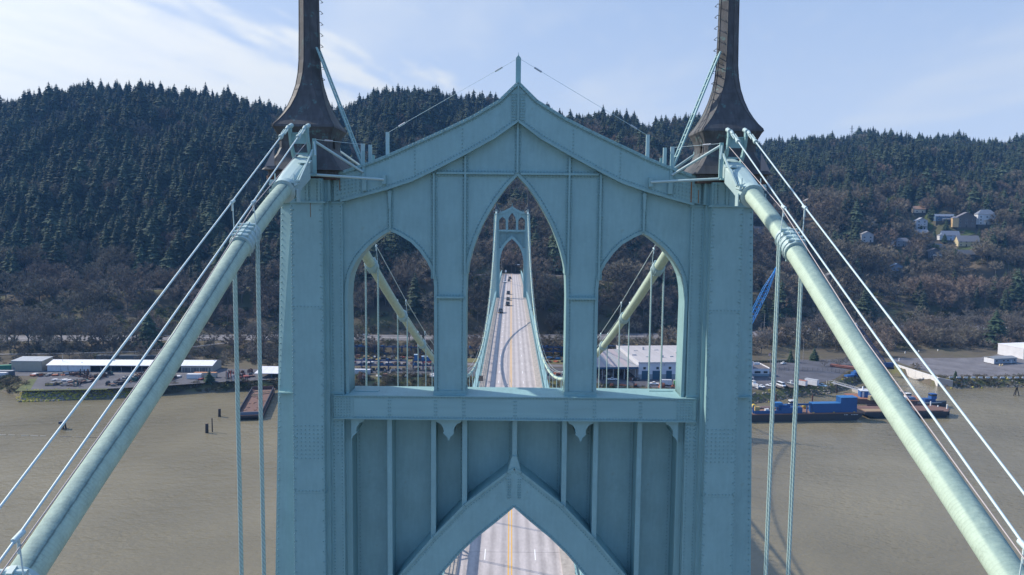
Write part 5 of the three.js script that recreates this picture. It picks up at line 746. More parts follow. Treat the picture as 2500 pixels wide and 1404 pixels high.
trailer('longer white box trailer with grey roof right of the rusty-roofed one', 174, -445.8, 2.7, 3.2, 7.4, 0.75, [0.74, 0.74, 0.78], [0.45, 0.47, 0.5]);
trailer('white box trailer hitched behind the pickup in front of the blue doors', 89.4, -443, 2.5, 2.6, 6, -1.6, [0.6, 0.63, 0.68], [0.5, 0.5, 0.54]);
trailer('grey flatbed box trailer beside the green machine in the yard', 97, -444, 2.4, 2.2, 6.5, -1.5, [0.24, 0.25, 0.28], [0.4, 0.4, 0.42]);
function container(label, x, z, L, h, turn, wall, roof) { const t = thing('shipping_container', label, 'container', [x, Y0, z], turn); mesh('box', bx(L, h, 2.5, 0, h / 2 + 0.1, 0), C(...wall), t); mesh('roof', bx(L + 0.04, 0.08, 2.54, 0, h + 0.12, 0), C(...roof), t); for (const s of [-1, 1]) mesh('door', bx(0.06, h - 0.3, 1.16, L / 2 + 0.02, h / 2 + 0.1, s * 0.6), C(wall[0] * 0.8, wall[1] * 0.8, wall[2] * 0.82), t); mesh('corrugation', Array.from({ length: Math.round(L / 0.9) }, (_, k) => bx(0.14, h - 0.3, 0.06, -L / 2 + 0.5 + k * 0.9, h / 2 + 0.1, 1.27)), C(wall[0] * 0.93, wall[1] * 0.93, wall[2] * 0.94), t); return t; }
container('white shipping container cut by the left edge of the picture', -297.5, -446.8, 13, 2.8, 0.02, [0.6, 0.63, 0.7], [0.7, 0.7, 0.72]); container('dark grey container behind the white one at the left edge', -297, -450.5, 15, 3.2, 0.02, [0.09, 0.12, 0.16], [0.35, 0.38, 0.42]); container('green container at the far left edge of the yard', -303, -466, 10, 3.4, 0.3, [0.03, 0.20, 0.12], [0.05, 0.25, 0.16]); container('black container left of the beige shed', -304, -476, 7, 3, 0.2, [0.03, 0.035, 0.045], [0.08, 0.08, 0.1]);
container('white container with frost-white roof in front of the shed end', -183.6, -449, 8.2, 2.6, 0.03, [0.66, 0.68, 0.72], [0.75, 0.75, 0.78]); container('pale container with orange-rusted roof behind the white one', -178.5, -452.6, 13, 2.8, 0.03, [0.46, 0.44, 0.40], [0.52, 0.25, 0.13]); container('white box container standing at the left end of the pipe yard', -90.5, -466, 12, 2.9, 0, [0.5, 0.55, 0.62], [0.7, 0.74, 0.8]);

// ------------------------------------------------------------------ scrap rows and yard stock
const yr = mulberry(501);
const PARTS = {                                       // each piece of stock: body plus fittings
  pump: (m, m2) => [['casing', [new THREE.CylinderGeometry(0.7, 0.7, 1.8, 10).rotateZ(Math.PI / 2).translate(0, 0.8, 0), bx(2.6, 0.25, 1.4, 0, 0.13, 0)], m], ['flange', [rod([0.95, 0.8, 0], [1.1, 0.8, 0], 0.95, 0.95, 10, false), rod([0, 1.2, 0], [0, 1.9, 0], 0.3, 0.3, 8, false)], m2]],
  frame: (m, m2) => [['rails', [bx(3.2, 0.25, 0.3, 0, 0.5, -0.7), bx(3.2, 0.25, 0.3, 0, 0.5, 0.7), bx(0.25, 0.25, 1.5, -1.4, 0.5, 0), bx(0.25, 0.25, 1.5, 1.4, 0.5, 0)], m], ['legs', [-1.3, 1.3].flatMap((x) => [-0.6, 0.6].map((z) => bx(0.25, 0.5, 0.25, x, 0.25, z))), m2]],
  winch: (m, m2) => [['drum', [rod([-0.7, 0.8, 0], [0.7, 0.8, 0], 0.55, 0.55, 10, false)], m], ['cheeks', [rod([-0.85, 0.8, 0], [-0.7, 0.8, 0], 0.9, 0.9, 12, false), rod([0.7, 0.8, 0], [0.85, 0.8, 0], 0.9, 0.9, 12, false), bx(2.2, 0.2, 1.5, 0, 0.1, 0)], m2]],
  crate: (m, m2) => [['box', bx(1.9, 1.1, 1.6, 0, 0.65, 0), m], ['battens', [bx(2, 0.15, 1.7, 0, 0.15, 0), bx(2, 0.12, 1.7, 0, 1.15, 0), bx(0.12, 1.1, 1.7, -0.9, 0.65, 0), bx(0.12, 1.1, 1.7, 0.9, 0.65, 0)], m2]],
  plates: (m, m2) => [['stack', [bx(3, 0.2, 1.8, 0, 0.3, 0, 0, 0.05, 0), bx(2.9, 0.2, 1.7, 0.1, 0.5, 0, 0, -0.07, 0), bx(2.7, 0.18, 1.7, 0, 0.69, 0.1, 0, 0.03, 0)], m], ['skids', [bx(0.25, 0.2, 2, -1, 0.1, 0), bx(0.25, 0.2, 2, 1, 0.1, 0)], m2]],
  stand: (m, m2) => [['post', [bx(0.35, 3, 0.35, -0.6, 1.5, 0), bx(0.35, 2.6, 0.35, 0.6, 1.3, 0)], m], ['base', [bx(2.2, 0.3, 1.2, 0, 0.15, 0), bx(1.4, 0.3, 0.3, 0, 2.2, 0)], m2]],
};
const COL = { rust: [0.15, 0.075, 0.055], grey: [0.16, 0.165, 0.18], dark: [0.035, 0.038, 0.045], orange: [0.42, 0.13, 0.06], red: [0.26, 0.06, 0.05], white: [0.6, 0.6, 0.62], yellow: [0.48, 0.33, 0.10], green: [0.06, 0.12, 0.11], blue: [0.03, 0.13, 0.30], tan: [0.38, 0.28, 0.16] };
const protoCache = {};
function stock(kind, c1, c2, label, cat, x, z, turn, s, group, y = Y0) {
  const key = kind + c1 + c2; let t;
  if (!protoCache[key]) { t = protoCache[key] = thing({ pump: 'pump_casing', frame: 'machine_skid', winch: 'drum_winch', crate: 'crate', plates: 'plate_stack', stand: 'steel_stand' }[kind], label, cat, [x, y, z], turn, group); for (const [n, g, m] of PARTS[kind](C(...COL[c1]), C(...COL[c2]))) mesh(n, g, m, t); } else { t = copy(protoCache[key], label, [x, y, z], turn, group); t.userData.category = cat; }
  t.scale.setScalar(s); return t;
}
const LOOK = { pump: 'flanged casing', frame: 'open steel skid', winch: 'drum winch', crate: 'battened crate', plates: 'stack of plates', stand: 'upright stand' }, HUE = { rust: 'rust-brown', grey: 'grey', dark: 'black', orange: 'orange', red: 'dull red', white: 'white', yellow: 'yellow', green: 'dark green', blue: 'blue', tan: 'tan' };
function row(a, b, n, w, kinds, cols, label, group) { for (let i = 0; i < n; i++) { const f = (i + 0.5) / n; for (let k = 0; k < w; k++) { const o = (k - (w - 1) / 2) * 2.9 + (yr() - 0.5); const dx = b[0] - a[0], dz = b[1] - a[1], l = Math.hypot(dx, dz); const kind = kinds[Math.floor(yr() * kinds.length)], c = cols[Math.floor(yr() * cols.length)], c2 = ['dark', 'grey', 'rust'][Math.floor(yr() * 3)]; stock(kind, c, c2, HUE[c] + ' ' + LOOK[kind] + ' ' + label, 'machine part', lerp(a[0], b[0], f) - dz / l * o + (yr() - 0.5), lerp(a[1], b[1], f) + dx / l * o, yr() * 6.28, 0.9 + 0.6 * yr(), group, Math.max(Y0, landH(lerp(a[0], b[0], f), lerp(a[1], b[1], f)) + 0.05)); } } }
const mixed = ['pump', 'frame', 'winch', 'plates', 'stand', 'crate'], heavy = ['rust', 'rust', 'grey', 'dark', 'dark', 'grey', 'green'];
row([-243.5, -425], [-239, -459], 13, 3, mixed, heavy, 'in the left scrap row before the long white-roofed shed', 'machine parts in the left scrap row');
row([-222, -428], [-212.5, -459], 12, 3, mixed, heavy, 'in the middle scrap row beside the left main cable', 'machine parts in the middle scrap row');
row([-198, -436], [-196, -454], 6, 2, mixed, ['white', 'grey', 'rust', 'white', 'dark'], 'in the short scrap row right of the left cable', 'machine parts in the short scrap row');
row([-281, -452], [-256, -456], 6, 2, ['plates', 'frame', 'crate'], ['orange', 'dark', 'grey', 'white'], 'in the row beside the far left containers', 'steel sections beside the containers'); row([-258, -454], [-246, -452], 4, 2, ['stand', 'winch', 'stand', 'pump'], ['dark', 'dark', 'rust'], 'at the head of the yard near the beige shed', 'black machines near the beige shed');
row([-261, -441], [-249, -438], 4, 1, ['plates', 'frame'], ['white'], 'in the small white cluster of the left yard', 'white steel pieces'); row([-257, -428], [-250, -430], 3, 2, ['crate'], ['yellow', 'tan', 'yellow'], 'in the small cluster nearest the grass strip', 'yellow crates'); 
row([-166, -449], [-152, -457], 5, 2, ['winch', 'stand', 'pump', 'plates'], ['rust', 'red', 'grey', 'dark'], 'piled left of the blue-sided canopy', 'scrap pieces left of the canopy'); row([-163, -441], [-150, -443], 4, 1, ['stand', 'plates', 'plates'], ['dark', 'white', 'grey'], 'on the bank edge in front of the canopy', 'scrap pieces in front of the canopy'); row([-171, -466], [-156, -468], 4, 1, ['pump', 'winch'], ['dark', 'rust'], 'beside the right end wall of the long shed', 'machine parts at the shed end');
row([-180, -445.5], [-171, -446], 3, 1, ['crate', 'plates'], ['green', 'red', 'white'], 'in front of the white containers on the bank', 'small loads by the containers');
// pipe-yard racks
function rack(label, x0, x1, z, h, levels, group) {
  const yb = Math.max(Y0, landH((x0 + x1) / 2, z + 2) + 0.1); const t = thing('storage_rack', label, 'rack', [x0, yb, z]); const W = x1 - x0, n = Math.max(2, Math.round(W / 6)), m = C(0.02, 0.06, 0.17);
  for (let i = 0; i <= n; i++) for (const d of [-1.6, 1.6]) mesh('upright', bx(0.4, h + 0.8, 0.4, i * W / n, (h + 0.8) / 2, d), m, t);
  for (let l = 1; l <= levels; l++) { for (const d of [-1.6, 1.6]) mesh('beam', bx(W, 0.55, 0.25, W / 2, l * h / levels, d), m, t); mesh('shelf', bx(W, 0.12, 3.2, W / 2, l * h / levels, 0), C(0.05, 0.06, 0.08), t); }
  for (let l = 0; l <= levels; l++) for (let x = 1.2; x < W - 1; x += 1.9 + yr() * 1.6) { if (yr() < 0.2) continue; const k = ['crate', 'pump', 'winch', 'crate', 'plates'][Math.floor(yr() * 5)], c = ['blue', 'yellow', 'dark', 'rust', 'grey', 'blue', 'tan'][Math.floor(yr() * 7)]; stock(k, c, 'dark', HUE[c] + ' ' + LOOK[k] + ' stored on the ' + group, 'stored part', x0 + x, z + (yr() - 0.5), yr() * 0.5, 0.75 + 0.25 * yr(), 'parts stored on the ' + group, yb + (l ? l * h / levels + 0.1 : 0)); }
}
rack('long two-level blue rack of boxed parts, nearest in the left opening', -98, -64.5, -480, 6, 2, 'long nearest blue rack'); rack('short blue rack right of the long one, blue drums on top', -60.5, -36, -481, 6, 2, 'short blue rack beside the mullion'); rack('far dark rack below the highway in the left opening', -112, -56, -533, 5, 1, 'far rack below the highway'); rack('blue rack under the middle opening, left of the bridge', -52, -18, -534, 5, 1, 'rack left of the bridge'); rack('blue rack right of the bridge in the middle opening', 18, 52, -536, 6, 2, 'rack right of the bridge'); rack('blue racking just behind the grey lean-to roof', 56, 92, -543, 6, 2, 'racking behind the lean-to roof'); rack('blue racking hidden partly by the left tower leg', -150, -122, -520, 5, 1, 'racking by the left tower leg');
for (let i = 0; i < 4; i++) { const l = ['tall blue portable toilet with white roof, leftmost of four', 'blue portable toilet, second from the left of four', 'blue portable toilet, third from the left of four', 'blue portable toilet, rightmost of four by the mullion'][i]; const t = thing('portable_toilet', l, 'portable toilet', [-58.8 + [0, 4.4, 7.6, 10.4][i], Y0 + 6.1, -481], 0.1); const h = i ? 2.3 : 3.3, w = i ? 1.7 : 2.2; mesh('cabin', bx(w, h, 2, 0, h / 2, 0), C(0.02, 0.11, 0.30), t); mesh('roof', bx(w + 0.15, 0.35, 2.15, 0, h + 0.15, 0), C(0.45, 0.6, 0.75), t); mesh('door', bx(w * 0.65, h - 0.5, 0.08, 0, h / 2, 1.03), C(0.03, 0.15, 0.36), t); }
row([-110, -502], [-60, -500], 9, 1, ['plates', 'plates', 'frame'], ['rust', 'white', 'grey', 'tan', 'rust'], 'along the concrete strip in the left opening', 'flat stock along the concrete strip'); row([-58, -505], [-36, -503], 5, 2, ['plates', 'frame'], ['rust', 'red'], 'near the mullion in the left opening', 'rust-red beam stacks'); row([-90, -455], [-84, -456], 2, 2, ['frame', 'stand', 'winch'], ['rust', 'red'], 'heaped above the bank below the long rack', 'rusty frames above the bank'); row([-48, -462], [-42, -460], 3, 2, ['plates'], ['white'], 'stacked low beside the mullion of the left opening', 'white sheet bundles'); row([-80, -459], [-52, -462], 7, 1, ['plates', 'crate'], ['tan', 'white', 'rust'], 'along the bank top in the left opening', 'rubble along the bank top');
row([22, -512], [48, -512], 5, 2, ['plates', 'frame'], ['rust', 'orange', 'dark'], 'on the ground right of the bridge', 'rusty sections right of the bridge'); row([54, -441], [110, -436], 8, 1, ['winch', 'pump', 'frame'], ['orange', 'rust', 'orange'], 'at the yard edge just above the right sill', 'orange winches at the yard edge'); row([46, -462], [72, -476], 6, 2, mixed, ['dark', 'grey', 'dark', 'white'], 'in the shade under the grey lean-to roof', 'machines under the lean-to'); row([68, -455.5], [75, -456], 3, 1, ['crate'], ['white', 'grey'], 'at the open end of the lean-to roof', 'pale crates at the lean-to'); row([20, -470], [46, -468], 5, 2, ['crate', 'winch', 'plates'], ['white', 'dark', 'orange', 'blue'], 'in the yard right of the bridge, middle opening', 'stored items under the right cable'); row([120, -557], [135, -556], 3, 1, ['winch', 'pump'], ['dark'], 'beside the service road right of the tower', 'black reels by the service road');
row([-112, -520], [-40, -519], 12, 2, ['plates', 'frame', 'winch', 'crate'], ['rust', 'dark', 'rust', 'tan', 'red', 'white'], 'on the dry grass in the left opening', 'stock on the dry grass'); row([-110, -470], [-70, -471], 9, 1, ['pump', 'crate', 'winch'], ['dark', 'blue', 'grey'], 'beside the near rack in the left opening', 'parts beside the near rack'); row([-48, -526], [-14, -526], 7, 2, ['plates', 'winch', 'crate'], ['dark', 'blue', 'rust', 'green'], 'on the ground left of the bridge, middle opening', 'stock left of the bridge'); row([14, -522], [50, -524], 7, 2, ['plates', 'winch', 'crate'], ['dark', 'blue', 'rust', 'yellow'], 'below the rack right of the bridge', 'stock right of the bridge');
{ const t = thing('rusty_pipe_stack', 'slanting stack of rusty red pipes on the mound by the right cable', 'pipe stack', [222, Y0, -496], 0.9); for (let i = 0; i < 9; i++) mesh('pipe', rod([-1.6 + (i % 5) * 0.85, 0.6 + Math.floor(i / 5) * 0.75, -16], [-1.6 + (i % 5) * 0.85, 0.6 + Math.floor(i / 5) * 0.75, 16], 0.42, 0.42, 8, false), C(0.22, 0.085, 0.065), t); mesh('bearer', [bx(5, 0.3, 0.3, 0, 0.15, -9), bx(5, 0.3, 0.3, 0, 0.15, 9)], M.dark, t); }
{ const t = thing('blue_machine', 'blue wheeled machine parked in front of the rusty pipe stack', 'machine', [210, Y0, -471], 0.4); mesh('body', [bx(4, 2.6, 3, 0, 2, 0), bx(6, 1, 2.6, -4.6, 1.4, 0), bx(2, 1, 2, 0.6, 3.8, 0)], C(0.02, 0.12, 0.36), t); for (const s of [-1, 1]) mesh('wheel', new THREE.CylinderGeometry(0.8, 0.8, 0.6, 10).rotateX(Math.PI / 2).translate(s * 1.4, 0.8, 1.5), M.tyre, t); mesh('grille', bx(1.6, 1.4, 0.1, 0.6, 2.2, 1.55), M.dark, t); }
{ const t = thing('wheel_loader', 'green and red upright machine beside the grey trailer in the yard', 'machine', [94, Y0, -441], 0.2); mesh('body', [bx(1.2, 3, 1.2, 0, 1.7, 0), bx(2.4, 1.2, 1.8, 1, 1, 0)], C(0.08, 0.28, 0.10), t); mesh('mast', [bx(0.3, 5.4, 0.3, 1.6, 2.7, 0.4), bx(0.3, 5.0, 0.3, 2.6, 2.5, 0.4)], C(0.4, 0.1, 0.05), t); for (const s of [-1, 1]) mesh('wheel', new THREE.CylinderGeometry(0.6, 0.6, 0.5, 10).rotateX(Math.PI / 2).translate(0.4, 0.6, s * 0.9), M.tyre, t); }
{ const t = thing('banner', 'tall white and blue feather banner standing in the yard', 'banner', [97.6, Y0, -440.5]); mesh('pole', rod([0, 0, 0], [0, 6.4, 0], 0.06, 0.05), M.steel, t); mesh('sail', ext([[0.05, 2.6], [0.8, 2.8], [0.9, 5.8], [0.4, 6.3], [0.05, 6.3]], 0.06), M.white, t); mesh('sail_foot', ext([[0.05, 1.0], [0.8, 1.0], [0.8, 2.78], [0.05, 2.58]], 0.06), C(0.03, 0.12, 0.3), t); }
{ const t = thing('boat_on_trailer', 'white boat with a radar arch standing on the bank edge beside the tower', 'boat', [138, Y0, -437.6], 0.3); mesh('hull', loft([[-0.0, 0.3], [0.9, 1.0], [2.2, 1.25]].map(([y, k]) => [[-k, -3.2], [k, -3.2], [k, 1.6], [0.12, 4.2], [-0.12, 4.2], [-k, 1.6]].map(([x, z]) => [x, y + 0.7, z]).reverse())), C(0.7, 0.7, 0.72), t); mesh('cabin', [bx(1.8, 1.5, 2.4, 0, 3.5, -0.6)], C(0.62, 0.64, 0.66), t); mesh('cabin_windows', bx(1.84, 0.6, 2.2, 0, 3.7, -0.6), M.glass, t); mesh('radar_arch', [bx(0.1, 1.6, 0.1, -0.8, 5, -1.6), bx(0.1, 1.6, 0.1, 0.8, 5, -1.6), bx(1.7, 0.6, 0.7, 0, 5.8, -1.6)], C(0.5, 0.5, 0.52), t); }
{ const t = thing('boat_on_trailer', 'grey open workboat on a trailer behind the right suspenders', 'boat', [161.6, Y0, -443.6], 0.4); mesh('hull', loft([[0, 0.4], [1, 1.1]].map(([y, k]) => [[-k, -3], [k, -3], [k, 1.4], [0.12, 3.6], [-0.12, 3.6], [-k, 1.4]].map(([x, z]) => [x, y + 0.8, z]).reverse())), C(0.35, 0.38, 0.4), t); mesh('console', [bx(0.9, 1.1, 0.8, 0, 2.3, -0.4), bx(1.4, 0.08, 1.6, 0, 3.3, -0.5)], C(0.6, 0.62, 0.64), t); mesh('trailer_frame', [bx(0.2, 0.2, 7, -0.7, 0.6, 0), bx(0.2, 0.2, 7, 0.7, 0.6, 0)], M.steel, t); for (const s of [-1, 1]) mesh('wheel', new THREE.CylinderGeometry(0.36, 0.36, 0.22, 10).rotateZ(Math.PI / 2).translate(s, 0.36, -0.6), M.tyre, t); }
for (const [x, z, l] of [[152.4, -440.6, 'flat brown steel ramp plate on the bank left of the van'], [159.5, -441.4, 'flat brown steel ramp plate on the bank right of the van']]) { const t = thing('ramp_plate', l, 'ramp', [x, Y0, z], 0.5); mesh('deck', bx(2.6, 0.2, 6, 0, 0.7, 0, 0.08, 0, 0), C(0.2, 0.16, 0.13), t); mesh('skid', [bx(0.3, 0.6, 5, -1, 0.3, 0), bx(0.3, 0.6, 5, 1, 0.3, 0)], M.dark, t); }
// street furniture
function pole(name, label, cat, x, y, z, h, arm) { const t = thing(name, label, cat, [x, y, z]); mesh('pole', rod([0, 0, 0], [0, h, 0], 0.16, 0.1), C(0.42, 0.38, 0.36), t); if (arm === 'lamp') { mesh('arm', rod([0, h - 0.3, 0], [2.6, h + 0.2, 0], 0.07, 0.06), C(0.42, 0.4, 0.38), t); mesh('lamp_head', bx(0.9, 0.16, 0.4, 2.9, h + 0.2, 0), M.steel, t); } else if (arm === 'cross') mesh('crossarm', [bx(2.6, 0.16, 0.16, 0, h - 0.6, 0), bx(2, 0.16, 0.16, 0, h - 1.8, 0)], C(0.2, 0.16, 0.13), t); return t; }
pole('utility_pole', 'tall bare utility pole beside the small conifer at the yard entrance', 'utility pole', 199, Y0, -526.8, 14.5, 'cross'); pole('utility_pole', 'utility pole just right of the blue crane boom, by the highway', 'utility pole', 193, 12, -592, 17, 'cross'); pole('street_lamp', 'street lamp beside the highway just below the blue crane boom', 'street lamp', 188, 12, -584, 11, 'lamp'); pole('light_pole', 'thin pole between the two right suspender pairs, in front of the yard', 'pole', 162.5, Y0, -470, 9, 'none');
{ const t = pole('flagpole', 'flagpole with a drooping striped flag beside the office wing', 'flagpole', 168.5, Y0, -502, 9.5, 'none'); mesh('flag', [0, 1, 2, 3, 4].map((i) => bx(1.3, 0.2, 0.05, -0.7, 8.9 - i * 0.42, 0.06 * i)), C(0.5, 0.08, 0.07), t); mesh('flag', [0, 1, 2, 3].map((i) => bx(1.3, 0.2, 0.05, -0.7, 8.69 - i * 0.42, 0.06 * i)), M.white, t); mesh('canton', bx(0.55, 0.62, 0.09, -0.33, 8.72, 0.03), C(0.03, 0.05, 0.22), t); }
pole('street_lamp', 'street lamp arching over the far end of the bridge, left side', 'street lamp', -8, 53.3, -636, 12, 'lamp'); { const t = thing('road_sign', 'green road sign on the right side at the far end of the bridge', 'sign', [8.6, 53.4, -632]); mesh('board', bx(3, 1.7, 0.12, 0, 3.8, 0), C(0.01, 0.17, 0.10), t); mesh('post', [bx(0.15, 5, 0.15, -1, 2, -0.15), bx(0.15, 5, 0.15, 1, 2, -0.15)], M.steel, t); } { const t = thing('road_sign', 'small white notice board left of the road at the bridge end', 'sign', [-4.6, 53.2, -641]); mesh('board', bx(1.4, 1.9, 0.1, 0, 2.6, 0), M.white, t); mesh('post', bx(0.12, 3.4, 0.12, 0, 1, -0.12), M.steel, t); } { const t = thing('traffic_signal', 'traffic signal hanging over the junction at the bridge end', 'traffic light', [4.2, 53.4, -648]); mesh('pole', [rod([6, 0, 0], [6, 7.5, 0], 0.14, 0.12), rod([6, 7.4, 0], [-2, 7.8, 0], 0.09, 0.06)], M.steel, t); mesh('signal_head', [bx(0.5, 1.3, 0.4, -1.8, 7.3, 0.1)], M.iron, t); mesh('lamp_sign', bx(2, 0.7, 0.1, 1.6, 7.4, 0.1), M.white, t); }
{ const t = thing('sidewalk_sign', 'square brown sign fixed to the left railing of the bridge, seen from behind', 'sign', [-7.2, deckY(-183), -183]); mesh('board', bx(1.3, 1.3, 0.08, 0, 2.3, 0), C(0.24, 0.19, 0.17), t); mesh('post', bx(0.1, 2.9, 0.1, 0, 1.45, -0.1), M.steel, t); }
for (let i = 0; i < 15; i++) { const f = i / 14, x = lerp(269, 333, f), z = lerp(-471.5, -474, f); const l = ORD[i] + ' white concrete barrier from the left along the empty lot'; if (!i) { const t = thing('concrete_barrier', l, 'barrier', [x, Y0, z], 0.02, 'concrete barriers along the empty lot'); mesh('block', ext([[-0.35, 0], [0.35, 0], [0.2, 0.35], [0.12, 0.95], [-0.12, 0.95], [-0.2, 0.35]], 2.6).rotateY(Math.PI / 2), C(0.62, 0.62, 0.63), t); mesh('lifting_slot', [bx(0.5, 0.12, 0.72, -0.8, 0.06, 0), bx(0.5, 0.12, 0.72, 0.8, 0.06, 0)], M.dark, t); var barrier = t; } else copy(barrier, l, [x, Y0, z], 0.02 + (yr() - 0.5) * 0.1); }
for (let i = 0; i < 2; i++) { const t = thing('safety_drum', ['orange-yellow drum in front of the site cabin, left one of two', 'orange-yellow drum in front of the site cabin, right one of two'][i], 'drum', [324.8 + i * 1.7, Y0, -513.5]); mesh('drum', rod([0, 0, 0], [0, 1.3, 0], 0.55, 0.42, 10, false), C(0.62, 0.42, 0.12), t); mesh('band', rod([0, 0.6, 0], [0, 0.85, 0], 0.51, 0.48, 10, true), M.white, t); }
for (const [x, z, l] of [[265, -528, 'small white bollard by the service road, leftmost of four'], [283, -556, 'small white bollard beyond the lot, behind the right main cable'], [296, -562, 'small pale bollard behind the lot, third along the road'], [312, -566, 'small pale bollard behind the lot, farthest right of four']]) { const t = thing('bollard', l, 'bollard', [x, Y0, z]); mesh('post', rod([0, 0, 0], [0, 1.6, 0], 0.35, 0.3, 8, false), M.white, t); mesh('cap', new THREE.SphereGeometry(0.32, 8, 5).translate(0, 1.6, 0), M.white, t); }
{ const t = thing('chain_fence', 'wire mesh fence and gate across the yard entrance', 'fence'); const P = [[168, -491], [185, -489.5], [201, -490], [206, -484], [212, -478]]; for (let i = 0; i + 1 < P.length; i++) { const [a, b] = [P[i], P[i + 1]], n = Math.round(Math.hypot(b[0] - a[0], b[1] - a[1]) / 3); for (let k = 0; k <= n; k++) { const x = lerp(a[0], b[0], k / n), z = lerp(a[1], b[1], k / n); if (k < n || i === P.length - 2) mesh('post', bx(0.1, 2.1, 0.1, x, Y0 + 1.05, z), M.iron, t); } mesh('rail', [0.2, 1.1, 2].map((h) => bar([a[0], Y0 + h, a[1]], [b[0], Y0 + h, b[1]], 0.06, 0.06)), M.iron, t); } }
{ const t = thing('hedge', 'long clipped dark hedge behind the parked white car', 'hedge'); const L = []; const hg = leafBall(7, 500); const k = new THREE.InstancedMesh(hg, dbl(0.045, 0.06, 0.03), 16); const mm = new THREE.Matrix4(); for (let i = 0; i < 16; i++) k.setMatrixAt(i, mm.makeScale(3.4, 2, 2.6).setPosition(162 + i * 1.9, Y0 - 0.2, -517 - i * 0.2)); k.name = 'foliage'; k.userData.kind = 'stuff'; t.add(k); mesh('stems', Array.from({ length: 16 }, (_, i) => bx(0.2, 0.9, 0.2, 162 + i * 1.9, Y0 + 0.4, -517 - i * 0.2)), mBark, t); }
{ const t = thing('sea_wall', 'tall sunlit white concrete wall dropping to the water by the inlet', 'wall'); const n = 6; for (let i = 0; i < n; i++) { const f = i / n, g = (i + 1) / n - 0.004; const A = [lerp(255.4, 260.5, f), lerp(-514, -470.5, f)], B = [lerp(255.4, 260.5, g), lerp(-514, -470.5, g)]; const b0 = lerp(4, -0.9, Math.min(1, f * 2.3)), b1 = lerp(4, -0.9, Math.min(1, g * 2.3)); mesh('wall_panel', loft([[[A[0], b0, A[1]], [B[0], b1, B[1]], [B[0] + 1.2, b1, B[1]], [A[0] + 1.2, b0, A[1]]].reverse(), [[A[0], 5.4, A[1]], [B[0], 5.4, B[1]], [B[0] + 1.2, 5.4, B[1]], [A[0] + 1.2, 5.4, A[1]]].reverse()]), C(0.74, 0.73, 0.72, 0.85), t); } mesh('end_wall', loft([[[260.5, -0.5, -470.4], [267, -0.5, -466], [268, -0.5, -467.5], [261.7, -0.5, -471.5]], [[260.5, 5.4, -470.4], [267, 4.4, -466], [268, 4.4, -467.5], [261.7, 5.4, -471.5]]]), C(0.2, 0.21, 0.23), t); }

// ------------------------------------------------------------------ cranes
function boom(t, A, B, w, m, taper = 0.3, n = 26) {
  const a = V(...A), b = V(...B), d = b.clone().sub(a).normalize(), sx = d.clone().cross(V(0, 0, 1)).normalize(), sz = d.clone().cross(sx).normalize(); const at = (f, i, j) => { const k = f < 0.12 ? lerp(0.35, 1, f / 0.12) : f > 1 - taper ? lerp(1, 0.12, (f - 1 + taper) / taper) : 1; return a.clone().lerp(b, f).addScaledVector(sx, i * w / 2 * k).addScaledVector(sz, j * w / 2 * k).toArray(); };
  const ch = [[-1, -1], [1, -1], [1, 1], [-1, 1]]; for (const [i, j] of ch) mesh('chord', Array.from({ length: n }, (_, k) => rod(at(k / n, i, j), at((k + 1) / n, i, j), 0.16, 0.16, 5)), m, t);
  const lace = []; for (let k = 0; k < n; k++) for (let q = 0; q < 4; q++) { const [p, r] = [ch[q], ch[(q + 1) % 4]]; lace.push(rod(at(k / n, ...p), at((k + 0.5) / n, ...r), 0.075, 0.075, 4), rod(at((k + 0.5) / n, ...r), at((k + 1) / n, ...p), 0.075, 0.075, 4)); } mesh('lacing', lace, m, t);
}
{ const t = thing('crawler_crane', 'tall bright blue lattice crane boom leaning out from behind the tower', 'crane'); const m = C(0.02, 0.30, 0.80, 0.45), bz = -505, bxx = 141; boom(t, [bxx + 2, 7.5, bz], [169.5, 68.5, bz + 3], 3.3, m, 0.22); mesh('boom_tip', [bar([168.2, 65.7, bz + 3], [170.4, 70.8, bz + 3], 0.7, 0.8), bx(1.2, 1, 0.9, 169.3, 68.6, bz + 3)], m, t); mesh('pendant', rod([bxx - 5, 14, bz], [169, 67.5, bz + 3], 0.06, 0.06, 5), M.iron, t); mesh('cab', [bx(7, 3, 3.4, bxx - 2, 8.4, bz), bx(2, 2.4, 1.6, bxx + 2.4, 8.1, bz + 2)], m, t); mesh('counterweight', bx(1.8, 2.4, 4, bxx - 5.6, 8, bz), C(0.03, 0.08, 0.2), t); for (const s of [-1, 1]) mesh('track', bx(7.4, 1.4, 1.1, bxx, 5.8, bz + s * 2.3), M.dark, t); mesh('hoist_line', rod([170.2, 70, bz + 3], [170.2, 30, bz + 3], 0.04, 0.04, 4), M.iron, t); }
{ const t = thing('crawler_crane', 'dark blue crane boom with a white tip beside the right main cable', 'crane'); const m = C(0.012, 0.06, 0.19, 0.5), bz = -500, bxx = 243; boom(t, [bxx, 7, bz], [222.2, 33.2, bz], 2.0, m, 0.2, 16); mesh('boom_tip', [bar([222.8, 32.4, bz], [221.6, 34.4, bz], 1.1, 1)], C(0.6, 0.62, 0.66), t); mesh('cab', [bx(5, 2.6, 3, bxx + 1.5, 7.6, bz), bx(1.6, 2.2, 1.4, bxx - 1.2, 7.4, bz + 1.8)], m, t); for (const s of [-1, 1]) mesh('track', bx(6, 1.2, 1, bxx + 1, 5.65, bz + s * 1.9), M.dark, t); mesh('pendant', rod([bxx + 3, 11, bz], [222.5, 33, bz], 0.05, 0.05, 4), M.iron, t); }

